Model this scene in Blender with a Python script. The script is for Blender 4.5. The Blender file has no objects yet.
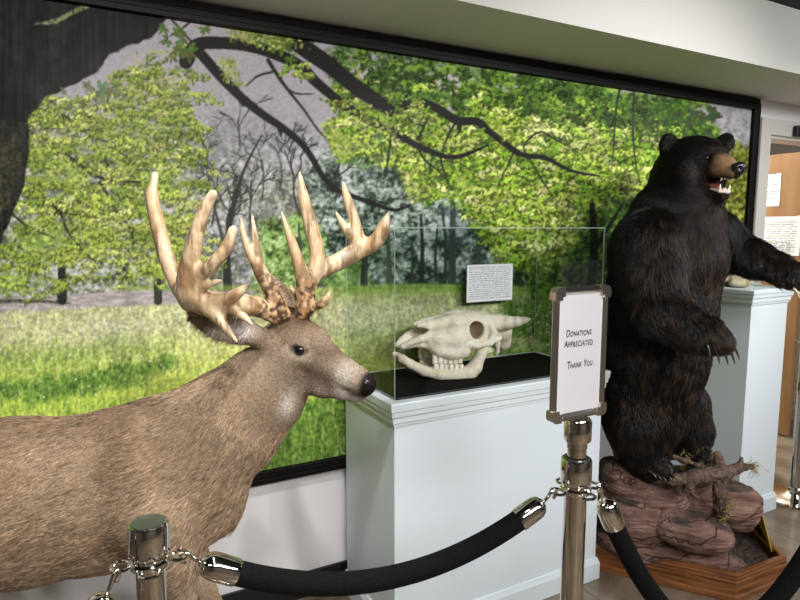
import bpy, math, random
import numpy as np
from mathutils import Vector, Matrix

random.seed(3)
RNG = np.random.default_rng(3)
scene = bpy.context.scene
COL = scene.collection

# ---------------------------------------------------------------- camera
CAM_H = 1.5
PITCH = math.radians(6.75)
FW = np.array([math.cos(math.radians(61.6)), math.sin(math.radians(61.6)), 0.0])   # where the camera looks, level
RT = np.array([FW[1], -FW[0], 0.0])
UPV = np.array([0, 0, 1.0])
FOC = 600.0
cam_d = bpy.data.cameras.new('camera'); cam = bpy.data.objects.new('camera', cam_d); COL.objects.link(cam)
cam_d.sensor_width = 36; cam_d.lens = 36*FOC/800
cam.location = (0, 0, CAM_H)
cam.rotation_euler = (math.pi/2-PITCH, 0, -math.radians(90-61.6))
scene.camera = cam

def ray(px, py):
    yu = 300-py
    up = yu*math.cos(PITCH)-FOC*math.sin(PITCH)
    fw = FOC*math.cos(PITCH)+yu*math.sin(PITCH)
    return (px-400)/fw, up/fw
def P(px, py, d):                      # a point seen at (px,py), d metres ahead
    l, u = ray(px, py)
    return FW*d + RT*l*d + np.array([0, 0, CAM_H+u*d])
def S(px, py, y):                      # a point seen at (px,py) on the vertical plane Y = y
    l, u = ray(px, py)
    return P(px, py, y/(FW[1]+RT[1]*l))
def proj(p):
    p = np.asarray(p); f = p@FW; l = p@RT; u = p[..., 2]-CAM_H
    c, s = math.cos(PITCH), math.sin(PITCH)
    z = f*c-u*s; y = u*c+f*s
    return 400+FOC*l/z, 300-FOC*y/z
def lin(c):
    c = np.asarray(c, float)/255.0
    return np.where(c <= .04045, c/12.92, ((c+.055)/1.055)**2.4)
def lc(*c): return tuple(lin(c))+(1.0,)

# ---------------------------------------------------------------- materials
def newmat(name):
    m = bpy.data.materials.new(name); m.use_nodes = True
    nt = m.node_tree; b = nt.nodes['Principled BSDF']
    return m, nt, b
def N(nt, t, **kw):
    n = nt.nodes.new(t)
    for k, v in kw.items():
        if k.startswith('i_'): n.inputs[k[2:].replace('_', ' ')].default_value = v
        else: setattr(n, k, v)
    return n
def flat(name, col, rough=.5, metal=0.0, spec=.5, bump=0, bscale=50, var=0, vscale=8):
    m, nt, b = newmat(name)
    b.inputs['Base Color'].default_value = lc(*col)
    b.inputs['Roughness'].default_value = rough; b.inputs['Metallic'].default_value = metal
    b.inputs['Specular IOR Level'].default_value = spec
    tc = N(nt, 'ShaderNodeTexCoord')
    if bump:
        n = N(nt, 'ShaderNodeTexNoise'); n.inputs['Scale'].default_value = bscale; n.inputs['Detail'].default_value = 4
        nt.links.new(tc.outputs['Object'], n.inputs['Vector'])
        bp = N(nt, 'ShaderNodeBump'); bp.inputs['Strength'].default_value = bump; bp.inputs['Distance'].default_value = .01
        nt.links.new(n.outputs['Fac'], bp.inputs['Height']); nt.links.new(bp.outputs['Normal'], b.inputs['Normal'])
    if var:
        n = N(nt, 'ShaderNodeTexNoise'); n.inputs['Scale'].default_value = vscale; n.inputs['Detail'].default_value = 6
        nt.links.new(tc.outputs['Object'], n.inputs['Vector'])
        r = N(nt, 'ShaderNodeValToRGB')
        c = np.array(lc(*col)); r.color_ramp.elements[0].position = .3; r.color_ramp.elements[1].position = .7
        r.color_ramp.elements[0].color = tuple(c[:3]*(1-var))+(1,); r.color_ramp.elements[1].color = tuple(np.clip(c[:3]*(1+var), 0, 1))+(1,)
        nt.links.new(n.outputs['Fac'], r.inputs['Fac']); nt.links.new(r.outputs['Color'], b.inputs['Base Color'])
    return m
def noise_ramp(name, stops, scale=(1, 1, 1), nscale=6, detail=8, rough=.7, bump=.3, bdist=.01, dist=0.0, bscale=None, spec=.3):
    m, nt, b = newmat(name)
    tc = N(nt, 'ShaderNodeTexCoord'); mp = N(nt, 'ShaderNodeMapping'); mp.inputs['Scale'].default_value = scale
    nt.links.new(tc.outputs['Object'], mp.inputs['Vector'])
    n = N(nt, 'ShaderNodeTexNoise'); n.inputs['Scale'].default_value = nscale; n.inputs['Detail'].default_value = detail; n.inputs['Distortion'].default_value = dist
    nt.links.new(mp.outputs['Vector'], n.inputs['Vector'])
    r = N(nt, 'ShaderNodeValToRGB'); e = r.color_ramp.elements
    while len(e) < len(stops): e.new(.5)
    for q, (p, c) in zip(e, stops): q.position = p; q.color = lc(*c)
    nt.links.new(n.outputs['Fac'], r.inputs['Fac']); nt.links.new(r.outputs['Color'], b.inputs['Base Color'])
    b.inputs['Roughness'].default_value = rough; b.inputs['Specular IOR Level'].default_value = spec
    if bump:
        h = n
        if bscale:
            h = N(nt, 'ShaderNodeTexNoise'); h.inputs['Scale'].default_value = bscale; h.inputs['Detail'].default_value = 6
            nt.links.new(mp.outputs['Vector'], h.inputs['Vector'])
        bp = N(nt, 'ShaderNodeBump'); bp.inputs['Strength'].default_value = bump; bp.inputs['Distance'].default_value = bdist
        nt.links.new(h.outputs['Fac'], bp.inputs['Height']); nt.links.new(bp.outputs['Normal'], b.inputs['Normal'])
    return m
def attr_mat(name, attr='Col', rough=.8, spec=.2, bump=0, bscale=200, grain=0, gscale=(1, 1, 1)):
    m, nt, b = newmat(name)
    a = N(nt, 'ShaderNodeAttribute'); a.attribute_name = attr
    out = a.outputs['Color']
    tc = N(nt, 'ShaderNodeTexCoord')
    if grain:
        mp = N(nt, 'ShaderNodeMapping'); mp.inputs['Scale'].default_value = gscale
        nt.links.new(tc.outputs['Object'], mp.inputs['Vector'])
        n = N(nt, 'ShaderNodeTexNoise'); n.inputs['Scale'].default_value = bscale; n.inputs['Detail'].default_value = 5
        nt.links.new(mp.outputs['Vector'], n.inputs['Vector'])
        mr = N(nt, 'ShaderNodeMapRange'); mr.inputs['From Min'].default_value = .3; mr.inputs['From Max'].default_value = .7
        mr.inputs['To Min'].default_value = 1-grain; mr.inputs['To Max'].default_value = 1+grain
        nt.links.new(n.outputs['Fac'], mr.inputs['Value'])
        mx = N(nt, 'ShaderNodeVectorMath', operation='MULTIPLY')
        nt.links.new(out, mx.inputs[0]); nt.links.new(mr.outputs['Result'], mx.inputs[1]); out = mx.outputs['Vector']
    nt.links.new(out, b.inputs['Base Color'])
    b.inputs['Roughness'].default_value = rough; b.inputs['Specular IOR Level'].default_value = spec
    if bump:
        n = N(nt, 'ShaderNodeTexNoise'); n.inputs['Scale'].default_value = bscale; n.inputs['Detail'].default_value = 5
        nt.links.new(tc.outputs['Object'], n.inputs['Vector'])
        bp = N(nt, 'ShaderNodeBump'); bp.inputs['Strength'].default_value = bump; bp.inputs['Distance'].default_value = .004
        nt.links.new(n.outputs['Fac'], bp.inputs['Height']); nt.links.new(bp.outputs['Normal'], b.inputs['Normal'])
    return m

# ---------------------------------------------------------------- objects
def tag(o, label=None, cat=None, group=None, kind=None):
    if label: o['label'] = label
    if cat: o['category'] = cat
    if group: o['group'] = group
    if kind: o['kind'] = kind
    return o
def empty(name, loc, label=None, cat=None, group=None):
    o = bpy.data.objects.new(name, None); COL.objects.link(o); o.location = tuple(loc); o.empty_display_size = .1
    return tag(o, label, cat, group)
def worldloc(o):
    v = np.zeros(3)
    while o is not None: v = v+np.array(o.location); o = o.parent
    return v
def mesh(name, V, F, mat, parent=None, smooth=False, local=False, loc=None):
    """one mesh object; V in world space unless local=True"""
    V = np.asarray(V, np.float32)
    org = np.zeros(3) if parent is None else worldloc(parent)
    if local: org = np.zeros(3)
    if loc is not None: org = np.asarray(loc, float)
    me = bpy.data.meshes.new(name)
    V2 = V-org.astype(np.float32)
    if isinstance(F, np.ndarray):
        n, k = F.shape
        me.vertices.add(len(V2)); me.vertices.foreach_set('co', V2.ravel())
        me.loops.add(n*k); me.loops.foreach_set('vertex_index', F.astype(np.int32).ravel())
        me.polygons.add(n); me.polygons.foreach_set('loop_start', np.arange(0, n*k, k, dtype=np.int32))
        me.update(calc_edges=True)
    else:
        me.from_pydata([tuple(map(float, v)) for v in V2], [], [tuple(map(int, f)) for f in F])
    if smooth: me.polygons.foreach_set('use_smooth', np.ones(len(me.polygons), bool))
    me.validate(); me.update()
    if mat: me.materials.append(mat)
    o = bpy.data.objects.new(name, me); COL.objects.link(o)
    if parent is not None: o.parent = parent
    if loc is not None: o.location = tuple(loc)
    return o
def setcol(o, cols, name='Col'):
    a = o.data.color_attributes.new(name, 'FLOAT_COLOR', 'POINT')
    c = np.ones((len(cols), 4), np.float32); c[:, :3] = cols
    a.data.foreach_set('color', c.ravel())
class MB:
    """collects shapes into one mesh"""
    def __init__(s): s.V = []; s.F = []
    def add(s, V, F):
        b = len(s.V); s.V += [tuple(map(float, v)) for v in V]; s.F += [tuple(i+b for i in f) for f in F]; return s
    def box(s, x0, x1, y0, y1, z0, z1, bev=0.0):
        if bev:
            b = bev; V = []; 
            # chamfered box: 24 verts
            idx = {}
            for ax in range(3):
                for sx in (0, 1):
                    for sy in (0, 1):
                        for sz in (0, 1):
                            c = [(x0, x1)[sx], (y0, y1)[sy], (z0, z1)[sz]]
                            sg = (sx, sy, sz)
                            for k in range(3):
                                if k != ax: c[k] += b if sg[k] == 0 else -b
                            idx[(ax,)+sg] = len(V); V.append(c)
            F = []
            for ax in range(3):
                o1, o2 = (ax+1) % 3, (ax+2) % 3
                for sv in (0, 1):
                    q = []
                    for a1, a2 in ((0, 0), (1, 0), (1, 1), (0, 1)):
                        sg = [0, 0, 0]; sg[ax] = sv; sg[o1] = a1; sg[o2] = a2; q.append(idx[(ax,)+tuple(sg)])
                    F.append(q if sv else q[::-1])
            for ax in range(3):               # edge chamfers along ax
                o1, o2 = (ax+1) % 3, (ax+2) % 3
                for a1 in (0, 1):
                    for a2 in (0, 1):
                        q = []
                        for face, e in ((o1, 0), (o1, 1), (o2, 1), (o2, 0)):
                            sg = [0, 0, 0]; sg[ax] = e; sg[o1] = a1; sg[o2] = a2; q.append(idx[(face,)+tuple(sg)])
                        F.append(q if (a1 != a2) else q[::-1])
            for sx in (0, 1):
                for sy in (0, 1):
                    for sz in (0, 1):
                        q = [idx[(0, sx, sy, sz)], idx[(1, sx, sy, sz)], idx[(2, sx, sy, sz)]]
                        F.append(q if (sx+sy+sz) % 2 else q[::-1])
            return s.add(V, F)
        V = [(x0,y0,z0),(x1,y0,z0),(x1,y1,z0),(x0,y1,z0),(x0,y0,z1),(x1,y0,z1),(x1,y1,z1),(x0,y1,z1)]
        return s.add(V, [(0,3,2,1),(4,5,6,7),(0,1,5,4),(1,2,6,5),(2,3,7,6),(3,0,4,7)])
    def lathe(s, prof, c=(0, 0, 0), n=40, ax=None):
        """prof: (r, z) list from bottom to top, turned about an axis through c"""
        ax = np.array([0, 0, 1.0]) if ax is None else np.asarray(ax, float)/np.linalg.norm(ax)
        u = np.cross(ax, [0, 0, 1.0] if abs(ax[2]) < .9 else [1.0, 0, 0]); u /= np.linalg.norm(u); v = np.cross(ax, u)
        if abs(ax[2]) > .999: u = np.array([1.0, 0, 0]); v = np.array([0, 1.0, 0])*np.sign(ax[2])
        V = []; F = []
        for r, z in prof:
            for k in range(n):
                a = 2*math.pi*k/n; V.append(np.asarray(c)+ax*z+(u*math.cos(a)+v*math.sin(a))*max(r, 1e-5))
        for i in range(len(prof)-1):
            for k in range(n): F.append((i*n+k, i*n+(k+1) % n, (i+1)*n+(k+1) % n, (i+1)*n+k))
        F.append(tuple(range(n-1, -1, -1))); F.append(tuple((len(prof)-1)*n+k for k in range(n)))
        return s.add(V, F)
    def tube(s, pts, r, n=10, closed=False):
        pts = [np.asarray(p, float) for p in pts]; m = len(pts)
        rs = r if hasattr(r, '__len__') else [r]*m
        V = []; F = []; u = None
        for i in range(m):
            if closed: t = pts[(i+1) % m]-pts[i-1]
            else: t = pts[min(i+1, m-1)]-pts[max(i-1, 0)]
            t = t/(np.linalg.norm(t)+1e-9)
            if u is None:
                u = np.cross(t, [0, 0, 1.0] if abs(t[2]) < .9 else [1.0, 0, 0])
            u = u-t*(u@t); u /= np.linalg.norm(u)+1e-9; v = np.cross(t, u)
            for k in range(n):
                a = 2*math.pi*k/n; V.append(pts[i]+(u*math.cos(a)+v*math.sin(a))*rs[i])
        for i in range(m if closed else m-1):
            for k in range(n):
                j = (i+1) % m
                F.append((i*n+k, i*n+(k+1) % n, j*n+(k+1) % n, j*n+k))
        if not closed:
            F.append(tuple(range(n-1, -1, -1))); F.append(tuple((m-1)*n+k for k in range(n)))
        return s.add(V, F)
    def sphere(s, c, r, n=20, m=12, sc=(1, 1, 1)):
        V = [(c[0], c[1], c[2]-r*sc[2])]; F = []
        for i in range(1, m):
            t = -math.pi/2+math.pi*i/m
            for k in range(n):
                a = 2*math.pi*k/n; V.append((c[0]+r*sc[0]*math.cos(t)*math.cos(a), c[1]+r*sc[1]*math.cos(t)*math.sin(a), c[2]+r*sc[2]*math.sin(t)))
        V.append((c[0], c[1], c[2]+r*sc[2]))
        for k in range(n): F.append((0, 1+(k+1) % n, 1+k))
        for i in range(m-2):
            for k in range(n): F.append((1+i*n+k, 1+i*n+(k+1) % n, 1+(i+1)*n+(k+1) % n, 1+(i+1)*n+k))
        e = len(V)-1
        for k in range(n): F.append((1+(m-2)*n+k, 1+(m-2)*n+(k+1) % n, e))
        return s.add(V, F)
    def ring(s, poly, prof, cap=False):
        """sweep a profile (out, z) round a closed convex XY polygon (counter-clockwise), mitred"""
        p = [np.asarray(q, float) for q in poly]; n = len(p); V = []; F = []
        for i in range(n):
            a = p[i]-p[i-1]; b = p[(i+1) % n]-p[i]; a /= np.linalg.norm(a); b /= np.linalg.norm(b)
            na = np.array([a[1], -a[0]]); nb = np.array([b[1], -b[0]]); m = na+nb; m = m/(m@na)
            for o, z in prof: V.append((p[i][0]+m[0]*o, p[i][1]+m[1]*o, z))
        k = len(prof)
        for i in range(n):
            j = (i+1) % n
            for q in range(k-1): F.append((i*k+q, j*k+q, j*k+q+1, i*k+q+1))
        if cap:
            F.append(tuple(i*k+k-1 for i in range(n))); F.append(tuple(i*k for i in range(n-1, -1, -1)))
        return s.add(V, F)
    def build(s, name, mat, parent=None, smooth=False, local=False, loc=None):
        return mesh(name, s.V, s.F, mat, parent, smooth, local, loc)
def autosmooth(o, deg=35):
    me = o.data
    me.polygons.foreach_set('use_smooth', np.ones(len(me.polygons), bool))
    try: me.set_sharp_from_angle(angle=math.radians(deg))
    except Exception: pass
    return o

# ---------------------------------------------------------------- distance-field modelling
class Field:
    def __init__(s, lo, hi, h):
        s.lo = np.asarray(lo, float); s.h = h
        s.n = np.ceil((np.asarray(hi)-s.lo)/h).astype(int)+1
        s.D = np.full(s.n, .12, np.float32)
    def _sl(s, lo, hi):
        a = np.clip(np.floor((np.asarray(lo)-s.lo)/s.h).astype(int), 0, s.n); b = np.clip(np.ceil((np.asarray(hi)-s.lo)/s.h).astype(int)+1, 0, s.n)
        sl = tuple(slice(i, j) for i, j in zip(a, b))
        g = np.meshgrid(*[(s.lo[k]+s.h*np.arange(a[k], b[k])).astype(np.float32) for k in range(3)], indexing='ij')
        return sl, np.stack(g, -1)
    def join(s, sl, d, k):
        a = s.D[sl]
        if k > 0:
            t = np.clip(.5+.5*(a-d)/k, 0, 1); s.D[sl] = a*(1-t)+d*t-k*t*(1-t)
        else: s.D[sl] = np.minimum(a, d)
    def cut(s, sl, d, k):
        a = s.D[sl]; d = -d
        if k > 0:
            t = np.clip(.5-.5*(a-d)/k, 0, 1); s.D[sl] = a*(1-t)+d*t+k*t*(1-t)
        else: s.D[sl] = np.maximum(a, d)
    def chain(s, pts, rs, k=.02, squash=None, sub=False, spl=False):
        """tapered limb; squash=(axis, factor) narrows it along an axis"""
        pts = [np.asarray(p, float) for p in pts]
        if spl and len(pts) > 2:
            Q = [2*pts[0]-pts[1]]+pts+[2*pts[-1]-pts[-2]]; o_ = []; w_ = []
            for i in range(1, len(Q)-2):
                for t in np.linspace(0, 1, 5, endpoint=False):
                    a,b,c,d = Q[i-1:i+3]; o_.append(.5*((2*b)+(c-a)*t+(2*a-5*b+4*c-d)*t*t+(3*b-a-3*c+d)*t**3)); w_.append(rs[i-1]*(1-t)+rs[i]*t)
            pts = o_+[pts[-1]]; rs = w_+[rs[-1]]
        R = max(rs)+k+.02
        lo = np.min(pts, 0)-R; hi = np.max(pts, 0)+R
        sl, G = s._sl(lo, hi)
        if G.size == 0: return s
        best = None
        def sq(p, o): 
            if squash is None: return p
            w = np.asarray(squash[0], float); w = w/np.linalg.norm(w)
            return p+((p-o)@w)[..., None]*w*(squash[1]-1)
        for i in range(len(pts)-1):
            a, b = pts[i], pts[i+1]
            if squash is not None:
                w = np.asarray(squash[0], float); w /= np.linalg.norm(w)
                ab = b-a; L2 = ab@ab+1e-9
                t0 = np.clip(((G-a)@ab)/L2, 0, 1)
                q = G-a-t0[..., None]*ab
                qq = q+((q@w)*(squash[1]-1))[..., None]*w
                d = (np.linalg.norm(qq, axis=-1)-(rs[i]*(1-t0)+rs[i+1]*t0))/ (1 if squash[1] < 1 else 1)
            else:
                ab = b-a; L2 = ab@ab+1e-9
                t0 = np.clip(((G-a)@ab)/L2, 0, 1)
                d = np.linalg.norm(G-a-t0[..., None]*ab, axis=-1)-(rs[i]*(1-t0)+rs[i+1]*t0)
            if best is None: best = d
            else:
                kk = (.002 if spl else k*.6)+1e-4; t = np.clip(.5+.5*(best-d)/kk, 0, 1); best = best*(1-t)+d*t-kk*t*(1-t)
        (s.cut if sub else s.join)(sl, best.astype(np.float32), k); return s
    def ell(s, c, r, k=.02, M=None, sub=False, p=2):
        """ellipsoid (p=2) or a boxier blob (p>2); rows of M are its axes"""
        c = np.asarray(c, float); r = np.asarray(r, float); R = r.max()+k+.02
        if p > 2: R *= 1.3
        sl, G = s._sl(c-R, c+R)
        if G.size == 0: return s
        q = G-c
        if M is not None: q = q@np.asarray(M, float).T
        if p == 2:
            k0 = np.linalg.norm(q/r, axis=-1); k1 = np.linalg.norm(q/(r*r), axis=-1)+1e-9; d = k0*(k0-1)/k1
        else:
            k0 = (np.abs(q/r)**p).sum(-1)**(1/p)+1e-6
            d = (k0-1)*np.linalg.norm(q, axis=-1)/k0
        (s.cut if sub else s.join)(sl, d.astype(np.float32), k); return s
    def mesh(s, smooth=1):
        D = s.D; n = np.array(D.shape); ins = D < 0
        c = np.zeros(n-1, np.uint8)
        for i in (0, 1):
            for j in (0, 1):
                for k in (0, 1): c += ins[i:n[0]-1+i, j:n[1]-1+j, k:n[2]-1+k]
        act = (c > 0) & (c < 8); I = np.argwhere(act)
        vid = np.full(act.shape, -1, np.int64); vid[act] = np.arange(len(I))
        cr = [(0,0,0),(1,0,0),(0,1,0),(1,1,0),(0,0,1),(1,0,1),(0,1,1),(1,1,1)]
        val = np.stack([D[I[:,0]+a, I[:,1]+b, I[:,2]+e] for a,b,e in cr], 1)
        acc = np.zeros((len(I), 3)); cnt = np.zeros(len(I))
        for a in range(8):
            for b in range(a+1, 8):
                df = np.array(cr[b])-np.array(cr[a])
                if np.abs(df).sum() != 1: continue
                m = (val[:,a] < 0) != (val[:,b] < 0); t = val[:,a]/(val[:,a]-val[:,b]+1e-12)
                p = np.array(cr[a])+t[:,None]*df
                acc[m] += p[m]; cnt[m] += 1
        V = s.lo+s.h*(I+acc/np.maximum(cnt,1)[:,None])
        Fs = []
        for ax in range(3):
            o1, o2 = (ax+1) % 3, (ax+2) % 3
            s0 = [slice(None)]*3; s1 = [slice(None)]*3; s0[ax] = slice(0, n[ax]-1); s1[ax] = slice(1, n[ax])
            ch = ins[tuple(s0)] != ins[tuple(s1)]
            E = np.argwhere(ch); E = E[(E[:,o1] > 0) & (E[:,o2] > 0) & (E[:,o1] < n[o1]-1) & (E[:,o2] < n[o2]-1)]
            q = []
            for d1, d2 in ((-1,-1),(0,-1),(0,0),(-1,0)):
                X = E.copy(); X[:,o1] += d1; X[:,o2] += d2; q.append(vid[X[:,0],X[:,1],X[:,2]])
            f = np.stack(q, 1); pos = ins[tuple(E.T)]
            f[~pos] = f[~pos][:, ::-1]; Fs.append(f)
        F = np.concatenate(Fs)
        for _ in range(smooth): V = lap(V, F)
        return V, F
def lap(V, F, w=.5):
    S_ = np.zeros_like(V); c = np.zeros(len(V)); k = F.shape[1]
    for i in range(k):
        a = F[:, i]; b = F[:, (i+1) % k]
        for q in range(3): S_[:, q] += np.bincount(a, V[b, q], len(V))
        c += np.bincount(a, minlength=len(V))
    return V*(1-w)+w*S_/np.maximum(c, 1)[:, None]
def vnormals(V, F):
    n = np.cross(V[F[:,2]]-V[F[:,0]], V[F[:,3]]-V[F[:,1]]); o = np.zeros_like(V)
    for i in range(4):
        for q in range(3): o[:, q] += np.bincount(F[:, i], n[:, q], len(V))
    return o/(np.linalg.norm(o, axis=1)[:, None]+1e-12)
def vnoise(p, scale, seed=0, octaves=3):
    r = np.random.default_rng(seed); T = r.random((32, 32, 32)); out = 0; amp = 1; tot = 0
    p = np.asarray(p)*scale+37.3
    for o in range(octaves):
        i = np.floor(p).astype(int); f = p-i; f = f*f*(3-2*f); v = 0
        for a in (0,1):
            for b in (0,1):
                for c in (0,1):
                    w = (f[...,0] if a else 1-f[...,0])*(f[...,1] if b else 1-f[...,1])*(f[...,2] if c else 1-f[...,2])
                    v = v+w*T[(i[...,0]+a) % 32, (i[...,1]+b) % 32, (i[...,2]+c) % 32]
        out = out+amp*v; tot += amp; amp *= .5; p = p*2.03+11.1
    return out/tot
def smooth01(a, b, x):
    t = np.clip((x-a)/(b-a), 0, 1); return t*t*(3-2*t)
def fur(name, V, F, NV, n, dirfn, lenfn, colfn, mat, parent, rad=.0006, seg=4, lift=.25, wob=.25, keep=None, seed=1, droop=0.0):
    r = np.random.default_rng(seed)
    A, B, C, D_ = V[F[:,0]], V[F[:,1]], V[F[:,2]], V[F[:,3]]
    ar = np.linalg.norm(np.cross(C-A, D_-B), axis=1)*.5
    if keep is not None: ar = ar*keep((A+C)/2)
    fi = r.choice(len(F), n, p=ar/ar.sum()); u = r.random((n, 1)); v = r.random((n, 1))
    p = (A[fi]*(1-u)+B[fi]*u)*(1-v)+(D_[fi]*(1-u)+C[fi]*u)*v
    nn = NV[F[fi,0]]
    d = dirfn(p, nn); d = d-nn*(d*nn).sum(1)[:, None]; d /= np.linalg.norm(d, axis=1)[:, None]+1e-9
    d = d+r.normal(0, wob, (n, 3)); d = d-nn*(d*nn).sum(1)[:, None]; d /= np.linalg.norm(d, axis=1)[:, None]+1e-9
    L = lenfn(p)*r.uniform(.6, 1.15, n); lf = lift*r.uniform(.5, 1.6, n)
    t = np.linspace(0, 1, seg)
    pts = np.zeros((n, seg, 3), np.float32)
    for i, tt in enumerate(t):
        up = nn*(lf*(tt-.55*tt*tt))[:, None]
        q = d*(tt*np.sqrt(np.clip(1-lf**2*.5, .1, 1)))[:, None]
        pts[:, i] = p-nn*.001+(up+q)*L[:, None]
        pts[:, i, 2] -= droop*L*tt*tt
    org = worldloc(parent).astype(np.float32)
    cu = bpy.data.hair_curves.new(name); cu.add_curves([seg]*n)
    cu.attributes['position'].data.foreach_set('vector', (pts-org).ravel()) if 'position' in cu.attributes else cu.points.foreach_set('position', (pts-org).ravel())
    ra = cu.attributes.get('radius') or cu.attributes.new('radius', 'FLOAT', 'POINT')
    ra.data.foreach_set('value', np.tile(rad*np.linspace(1, .25, seg), n).astype(np.float32))
    ca = cu.attributes.new('Col', 'FLOAT_COLOR', 'CURVE')
    c = np.ones((n, 4), np.float32); c[:, :3] = colfn(p, r); ca.data.foreach_set('color', c.ravel())
    cu.materials.append(mat)
    o = bpy.data.objects.new(name, cu); COL.objects.link(o); o.parent = parent
    return o
def px_r(rs, d): return [x*d/590.0 for x in rs]
MURAL_GAIN = 1.1; L3 = (-.62,.95); R3 = (1.76,.72); R3S = .41
# ---------------------------------------------------------------- printed mural picture
PS = 1.3                                   # print samples per print unit
PX0, PX1, PY0, PY1 = -70.0, 768.0, -20.0, 505.0
def paint_mural():
    R = np.random.default_rng(7)
    W = int((PX1-PX0)*PS); H = int((PY1-PY0)*PS)
    X, Y = np.meshgrid(PX0+(np.arange(W)+.5)/PS, PY0+(np.arange(H)+.5)/PS)
    X = X.astype(np.float32); Y = Y.astype(np.float32)
    def noise(sx, sy, seed, octaves=1, gain=.5):
        out = np.zeros_like(X); amp = 1.0; tot = 0
        r = np.random.default_rng(seed)
        for o in range(octaves):
            gx = max(2, int((PX1-PX0)/sx)+3); gy = max(2, int((PY1-PY0)/sy)+3)
            g = r.random((gy, gx)).astype(np.float32)
            fx = (X-PX0)/sx; fy = (Y-PY0)/sy
            ix = fx.astype(int); iy = fy.astype(int); tx = fx-ix; ty = fy-iy
            tx = tx*tx*(3-2*tx); ty = ty*ty*(3-2*ty)
            ix = np.clip(ix,0,gx-2); iy = np.clip(iy,0,gy-2)
            v = (g[iy,ix]*(1-tx)+g[iy,ix+1]*tx)*(1-ty)+(g[iy+1,ix]*(1-tx)+g[iy+1,ix+1]*tx)*ty
            out += amp*v; tot += amp; amp *= gain; sx /= 2; sy /= 2
        return out/tot
    def sm(a, b, x):
        t = np.clip((x-a)/(b-a), 0, 1); return t*t*(3-2*t)
    C = lambda *c: np.array(c, np.float32)
    img = np.zeros((H, W, 3), np.float32)
    def over(col, m):
        nonlocal img
        img = img*(1-m[...,None]) + (col if isinstance(col, np.ndarray) and col.ndim == 3 else C(*col))*m[...,None]
    def ramp(n, stops):
        xs = [s[0] for s in stops]
        return np.stack([np.interp(n, xs, [s[1][k] for s in stops]) for k in range(3)], -1).astype(np.float32)
    def inpoly(pts, soft=3, wob=0, seed=0):
        # soft polygon mask by signed distance
        P = np.array(pts, np.float32); n = len(P)
        xx = X; yy = Y
        if wob:
            xx = X+(noise(9,9,seed+1,3)-.5)*wob*2; yy = Y+(noise(9,9,seed+2,3)-.5)*wob*2
        ins = np.zeros(X.shape, bool); d = np.full(X.shape, 1e9, np.float32)
        for i in range(n):
            a = P[i]; b = P[(i+1)%n]
            ab = b-a; t = np.clip(((xx-a[0])*ab[0]+(yy-a[1])*ab[1])/(ab@ab+1e-6), 0, 1)
            d = np.minimum(d, np.hypot(xx-a[0]-t*ab[0], yy-a[1]-t*ab[1]))
            c = ((a[1] > yy) != (b[1] > yy)) & (xx < (b[0]-a[0])*(yy-a[1])/(b[1]-a[1]+1e-9)+a[0])
            ins ^= c
        sd = np.where(ins, d, -d)
        return np.clip(sd/soft+.5, 0, 1)
    # --- sky and far woods
    img[:] = C(172,167,174)
    n1 = noise(5,5,11,2,.7); n2 = noise(26,30,12,3); n3 = noise(70,60,13,2); n4 = noise(2.2,2.2,14)
    n5 = noise(13,11,16,3,.6); n6 = noise(3.4,3.0,17,2,.7); sp = np.clip(.62*n6+.26*n4+.12*n1+.75*(n5-.5), 0, 1)
    grey = ramp(sp+.55*(n2-.5), [(.2,(52,58,52)),(.38,(92,98,86)),(.52,(128,132,120)),(.66,(166,166,166)),(.85,(196,194,202))])
    olive = ramp(sp+.5*(n2-.5), [(.2,(50,58,38)),(.4,(100,112,68)),(.55,(142,152,102)),(.72,(182,186,158)),(.9,(205,204,206))])
    top = 62+noise(60,400,15,3)*95 - 30*sm(330,420,X)
    m = sm(-22, 40, Y-top)*np.clip(.55+1.1*(n5-.3),0,1)
    over(grey, m*np.clip(.25+.75*sm(80,230,Y)+.6*(n1-.5),0,1))
    over(olive, m*np.clip((n3-.35)*3,0,1)*sm(170,215,Y)*(1-sm(430,470,X))*.85)
    # white flowering shrubs along the road
    wsh = ramp(np.clip(.55*n6+.3*n4+.15*n1+.6*(n5-.5),0,1), [(.15,(50,56,44)),(.4,(118,126,100)),(.6,(168,170,160)),(.85,(212,212,210))])
    over(wsh, inpoly([(10,205),(70,195),(120,230),(135,300),(0,300)],12,10,60)*.9)
    over(wsh, inpoly([(60,180),(130,190),(160,255),(100,295),(60,290)],14,12,61)*.8)
    # dark conifer mass in the middle
    dk = ramp(sp+.35*(n2-.5), [(.2,(26,34,28)),(.38,(58,72,62)),(.52,(104,120,108)),(.68,(150,164,156)),(.88,(196,204,204))])
    over(dk, inpoly([(305,165),(345,150),(400,140),(470,130),(580,160),(600,290),(330,292),(312,240)],14,12,62)*.92)
    blu = ramp(n1*.7+.3*n4, [(.2,(60,72,78)),(.5,(110,124,132)),(.85,(170,182,196))])
    over(blu, np.clip(inpoly([(455,165),(500,170),(510,230),(470,260),(440,215)],20,14,63)*(n2*1.6-.2),0,1)*.75)
    over(olive*C(.86,1.02,.72), inpoly([(262,225),(300,212),(326,235),(330,290),(255,292)],10,9,64)*.85)
    over(C(120,160,60)*np.ones_like(img)*(.6+.8*n1[...,None]), inpoly([(330,262),(360,258),(375,290),(330,292)],8,6,65)*.6)
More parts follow.
